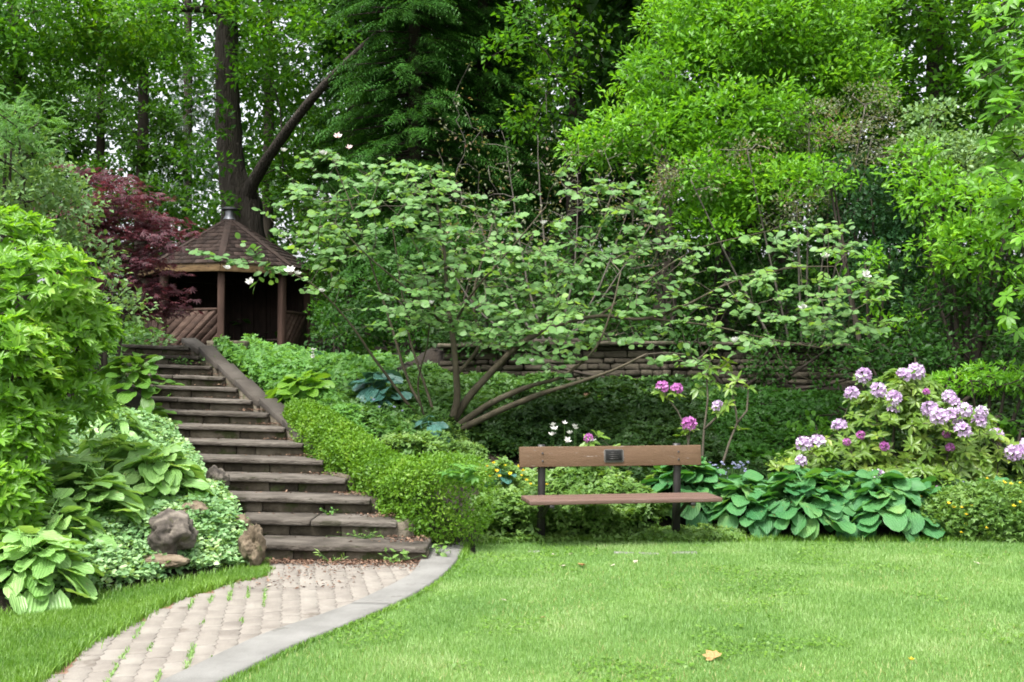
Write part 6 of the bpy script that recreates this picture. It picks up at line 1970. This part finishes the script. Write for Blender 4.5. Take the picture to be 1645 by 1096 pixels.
hemlock('slimmer hemlock standing above the bare twiggy shrub', 1000, 30, -200, 420, 70, 174, per=1.2)
wood_tree('dark trunked tree with light yellow green sprays above the hemlocks', 922, 31, .22, [blob(850, 50, 22.6, 50, 30, .8), blob(805, 95, 22.4, 36, 20, .6), blob(895, 120, 22.8, 40, 26, .7), blob(860, 190, 23, 46, 30, .7), blob(930, 60, 23, 40, 30, .7), blob(930, 130, 30.5, 60, 50, 1.4), blob(830, 120, 30, 60, 40, 1.2), blob(880, 200, 31, 80, 60, 1.6), blob(970, 50, 31, 40, 40, 1.2), blob(880, 10, 31, 60, 30, 1.2)], 'lf_maple', 175, .16, 1.2, 24, .5)
wood_tree('dark leafy maple right of the lime tree', 1500, 24.5, .26, [blob(1460, 40, 24, 70, 60, 1.5), blob(1540, 50, 24, 70, 70, 1.5), blob(1500, 150, 24.3, 70, 60, 1.5), blob(1570, 150, 24, 60, 60, 1.4), blob(1440, 170, 24.5, 40, 50, 1.1), blob(1620, 100, 24, 70, 110, 1.6), blob(1480, 230, 24, 60, 40, 1.2), blob(1400, 20, 25, 60, 40, 1.2)], 'lf_maple', 176, .15, 1.9, 30, .5)
wood_tree('tree behind the lime tree reaching above its left shoulder', 1060, 32, .2, [blob(1010, 90, 31, 60, 70, 1.6), blob(1060, 20, 31.5, 70, 50, 1.6), blob(980, 200, 31, 60, 50, 1.4), blob(1120, 0, 32, 60, 60, 1.5)], 'lf_mid', 177, .17, 1.5, 26, .55)
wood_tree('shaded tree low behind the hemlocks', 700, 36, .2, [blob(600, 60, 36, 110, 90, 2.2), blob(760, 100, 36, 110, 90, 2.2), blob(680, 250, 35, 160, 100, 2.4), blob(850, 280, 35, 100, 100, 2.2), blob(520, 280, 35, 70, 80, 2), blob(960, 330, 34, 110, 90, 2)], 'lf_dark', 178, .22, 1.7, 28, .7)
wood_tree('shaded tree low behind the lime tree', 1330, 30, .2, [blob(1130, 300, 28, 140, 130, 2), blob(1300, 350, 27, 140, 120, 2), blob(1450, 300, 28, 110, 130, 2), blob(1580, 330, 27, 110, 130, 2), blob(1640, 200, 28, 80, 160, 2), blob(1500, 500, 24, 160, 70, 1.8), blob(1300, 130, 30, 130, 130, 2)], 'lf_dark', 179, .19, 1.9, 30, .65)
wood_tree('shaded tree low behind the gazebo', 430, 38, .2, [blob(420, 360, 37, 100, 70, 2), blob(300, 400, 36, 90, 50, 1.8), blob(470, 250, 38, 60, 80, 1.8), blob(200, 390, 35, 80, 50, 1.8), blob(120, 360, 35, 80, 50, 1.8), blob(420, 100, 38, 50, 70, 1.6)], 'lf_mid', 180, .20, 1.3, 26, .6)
for x_, D_, sd_, lab in ((3.6, 26, 302, 'tall tree of the wood behind the lime tree with its crown above view'), (6.5, 27, 303, 'tall tree of the wood right of the lime tree with its crown above view')):
    g = G(x_, D_)
    P, rd = [g + [0, 0, -.2], g + [.1, 0, 6], g + [.1, .1, 13.5]], [.28, .22, .12]
    t = crown_tree('woodland_tree', lab, 'tree', g, [(P, rd)], [(np.array([x_, D_ + 1, 9.0]), np.array([2.5, 2.0, 2.0]))], M['lf_dark'], M['bark_dark'], sd_, .19, 1.4, 26, .6, group='trees of the wood behind the garden')
    high_crown(t, x_, D_, M['lf_dark'], sd_, r=(4.5, 4.2, 3.0))
# overhanging branch at the upper right corner, close by
rng = np.random.default_rng(191)
ob = thing('chestnut_tree', 'near tree whose large leaved branches hang in at the upper right corner', 'tree', G(6.6, 13.0))
tb = G(6.6, 13.0)
limbs = [limb([tb + [0, 0, -.1], tb + [.1, 0, 2.4], tb + [0, .1, 6.2]], [.17, .15, .10], .3)]
for a, b in ((1590, 60), (1570, 130), (1600, 200), (1590, 20), (1625, 270), (1630, 390), (1635, 150)):
    e = at(a, b, 12.6); s0 = tb + np.array([.05, .05, e[2] - tb[2] + .45]); limbs.append(limb([s0, s0 * .5 + e * .5 + [0, 0, .12], e], [.035, .022, .008], .2))
mb = MB()
for i, (P, r_) in enumerate(limbs): mb.add(*tube(P, r_, 8, .06, i))
mb.build('trunk', M['bark_dark'], ob, smooth_shade=True)
A = np.array([at(a, b, 12.6 + rng.uniform(-.5, .6)) for a, b in [(rng.uniform(1560, 1660), rng.uniform(-20, 300)) for _ in range(110)] + [(rng.uniform(1600, 1660), rng.uniform(300, 540)) for _ in range(26)] if a > 1550 + .12 * abs(b - 60)])
(V, _, Q), dd = grow([P for P, r_ in limbs[1:]], A, rng, step=.15, jit=.02, r_tip=.003, rmax=.02)
part('branches', V, [Q], M['bark_dark'], ob, kind='stuff')
d2 = norm(dd * .5 + rng.normal(0, .3, dd.shape) + [-.3, -.1, .1])
Wp = whorls(A, norm(d2 * .6 + [0, 0, .8]), rng, 7, .15)
leaf_parts(ob, Wp[0], Wp[1], Wp[2], Wp[3], T_oval(.36, .03, .2, .6), M['lf_lime'], 200)

# far wood closing the background on the hill
rng = np.random.default_rng(201)
pts = []
for _ in range(6000):
    x = rng.uniform(-34, 40); y = rng.uniform(42, 60)
    top = 15.0 if -2 < x < 6 else 24
    if x < -9:
        if rng.random() < .5: continue
        top = 20
    pts.append((x, y, H(x, y) + rng.uniform(0, 1) ** .9 * top))
C = np.array(pts)
pos, ax, nr, sz = clump_leaves(C, norm(rng.normal(size=C.shape) + [0, -.5, .4]), rng, 22, 1.1, .42)
V, T = leaves(pos, ax, nr, sz, T_fold(.65))
o = part('far_wood', V, [T], M['lf_dark'])
tag(o, 'dense far wood closing the view behind the garden trees', kind='stuff')

tot = sum(sum(p.loop_total - 2 for p in me.polygons) if len(me.polygons) < 5000 else len(me.polygons) * (2 if me.polygons[0].loop_total == 4 else 1) for me in bpy.data.meshes)
print('TRIANGLES', tot, 'OBJECTS', len(bpy.data.objects))
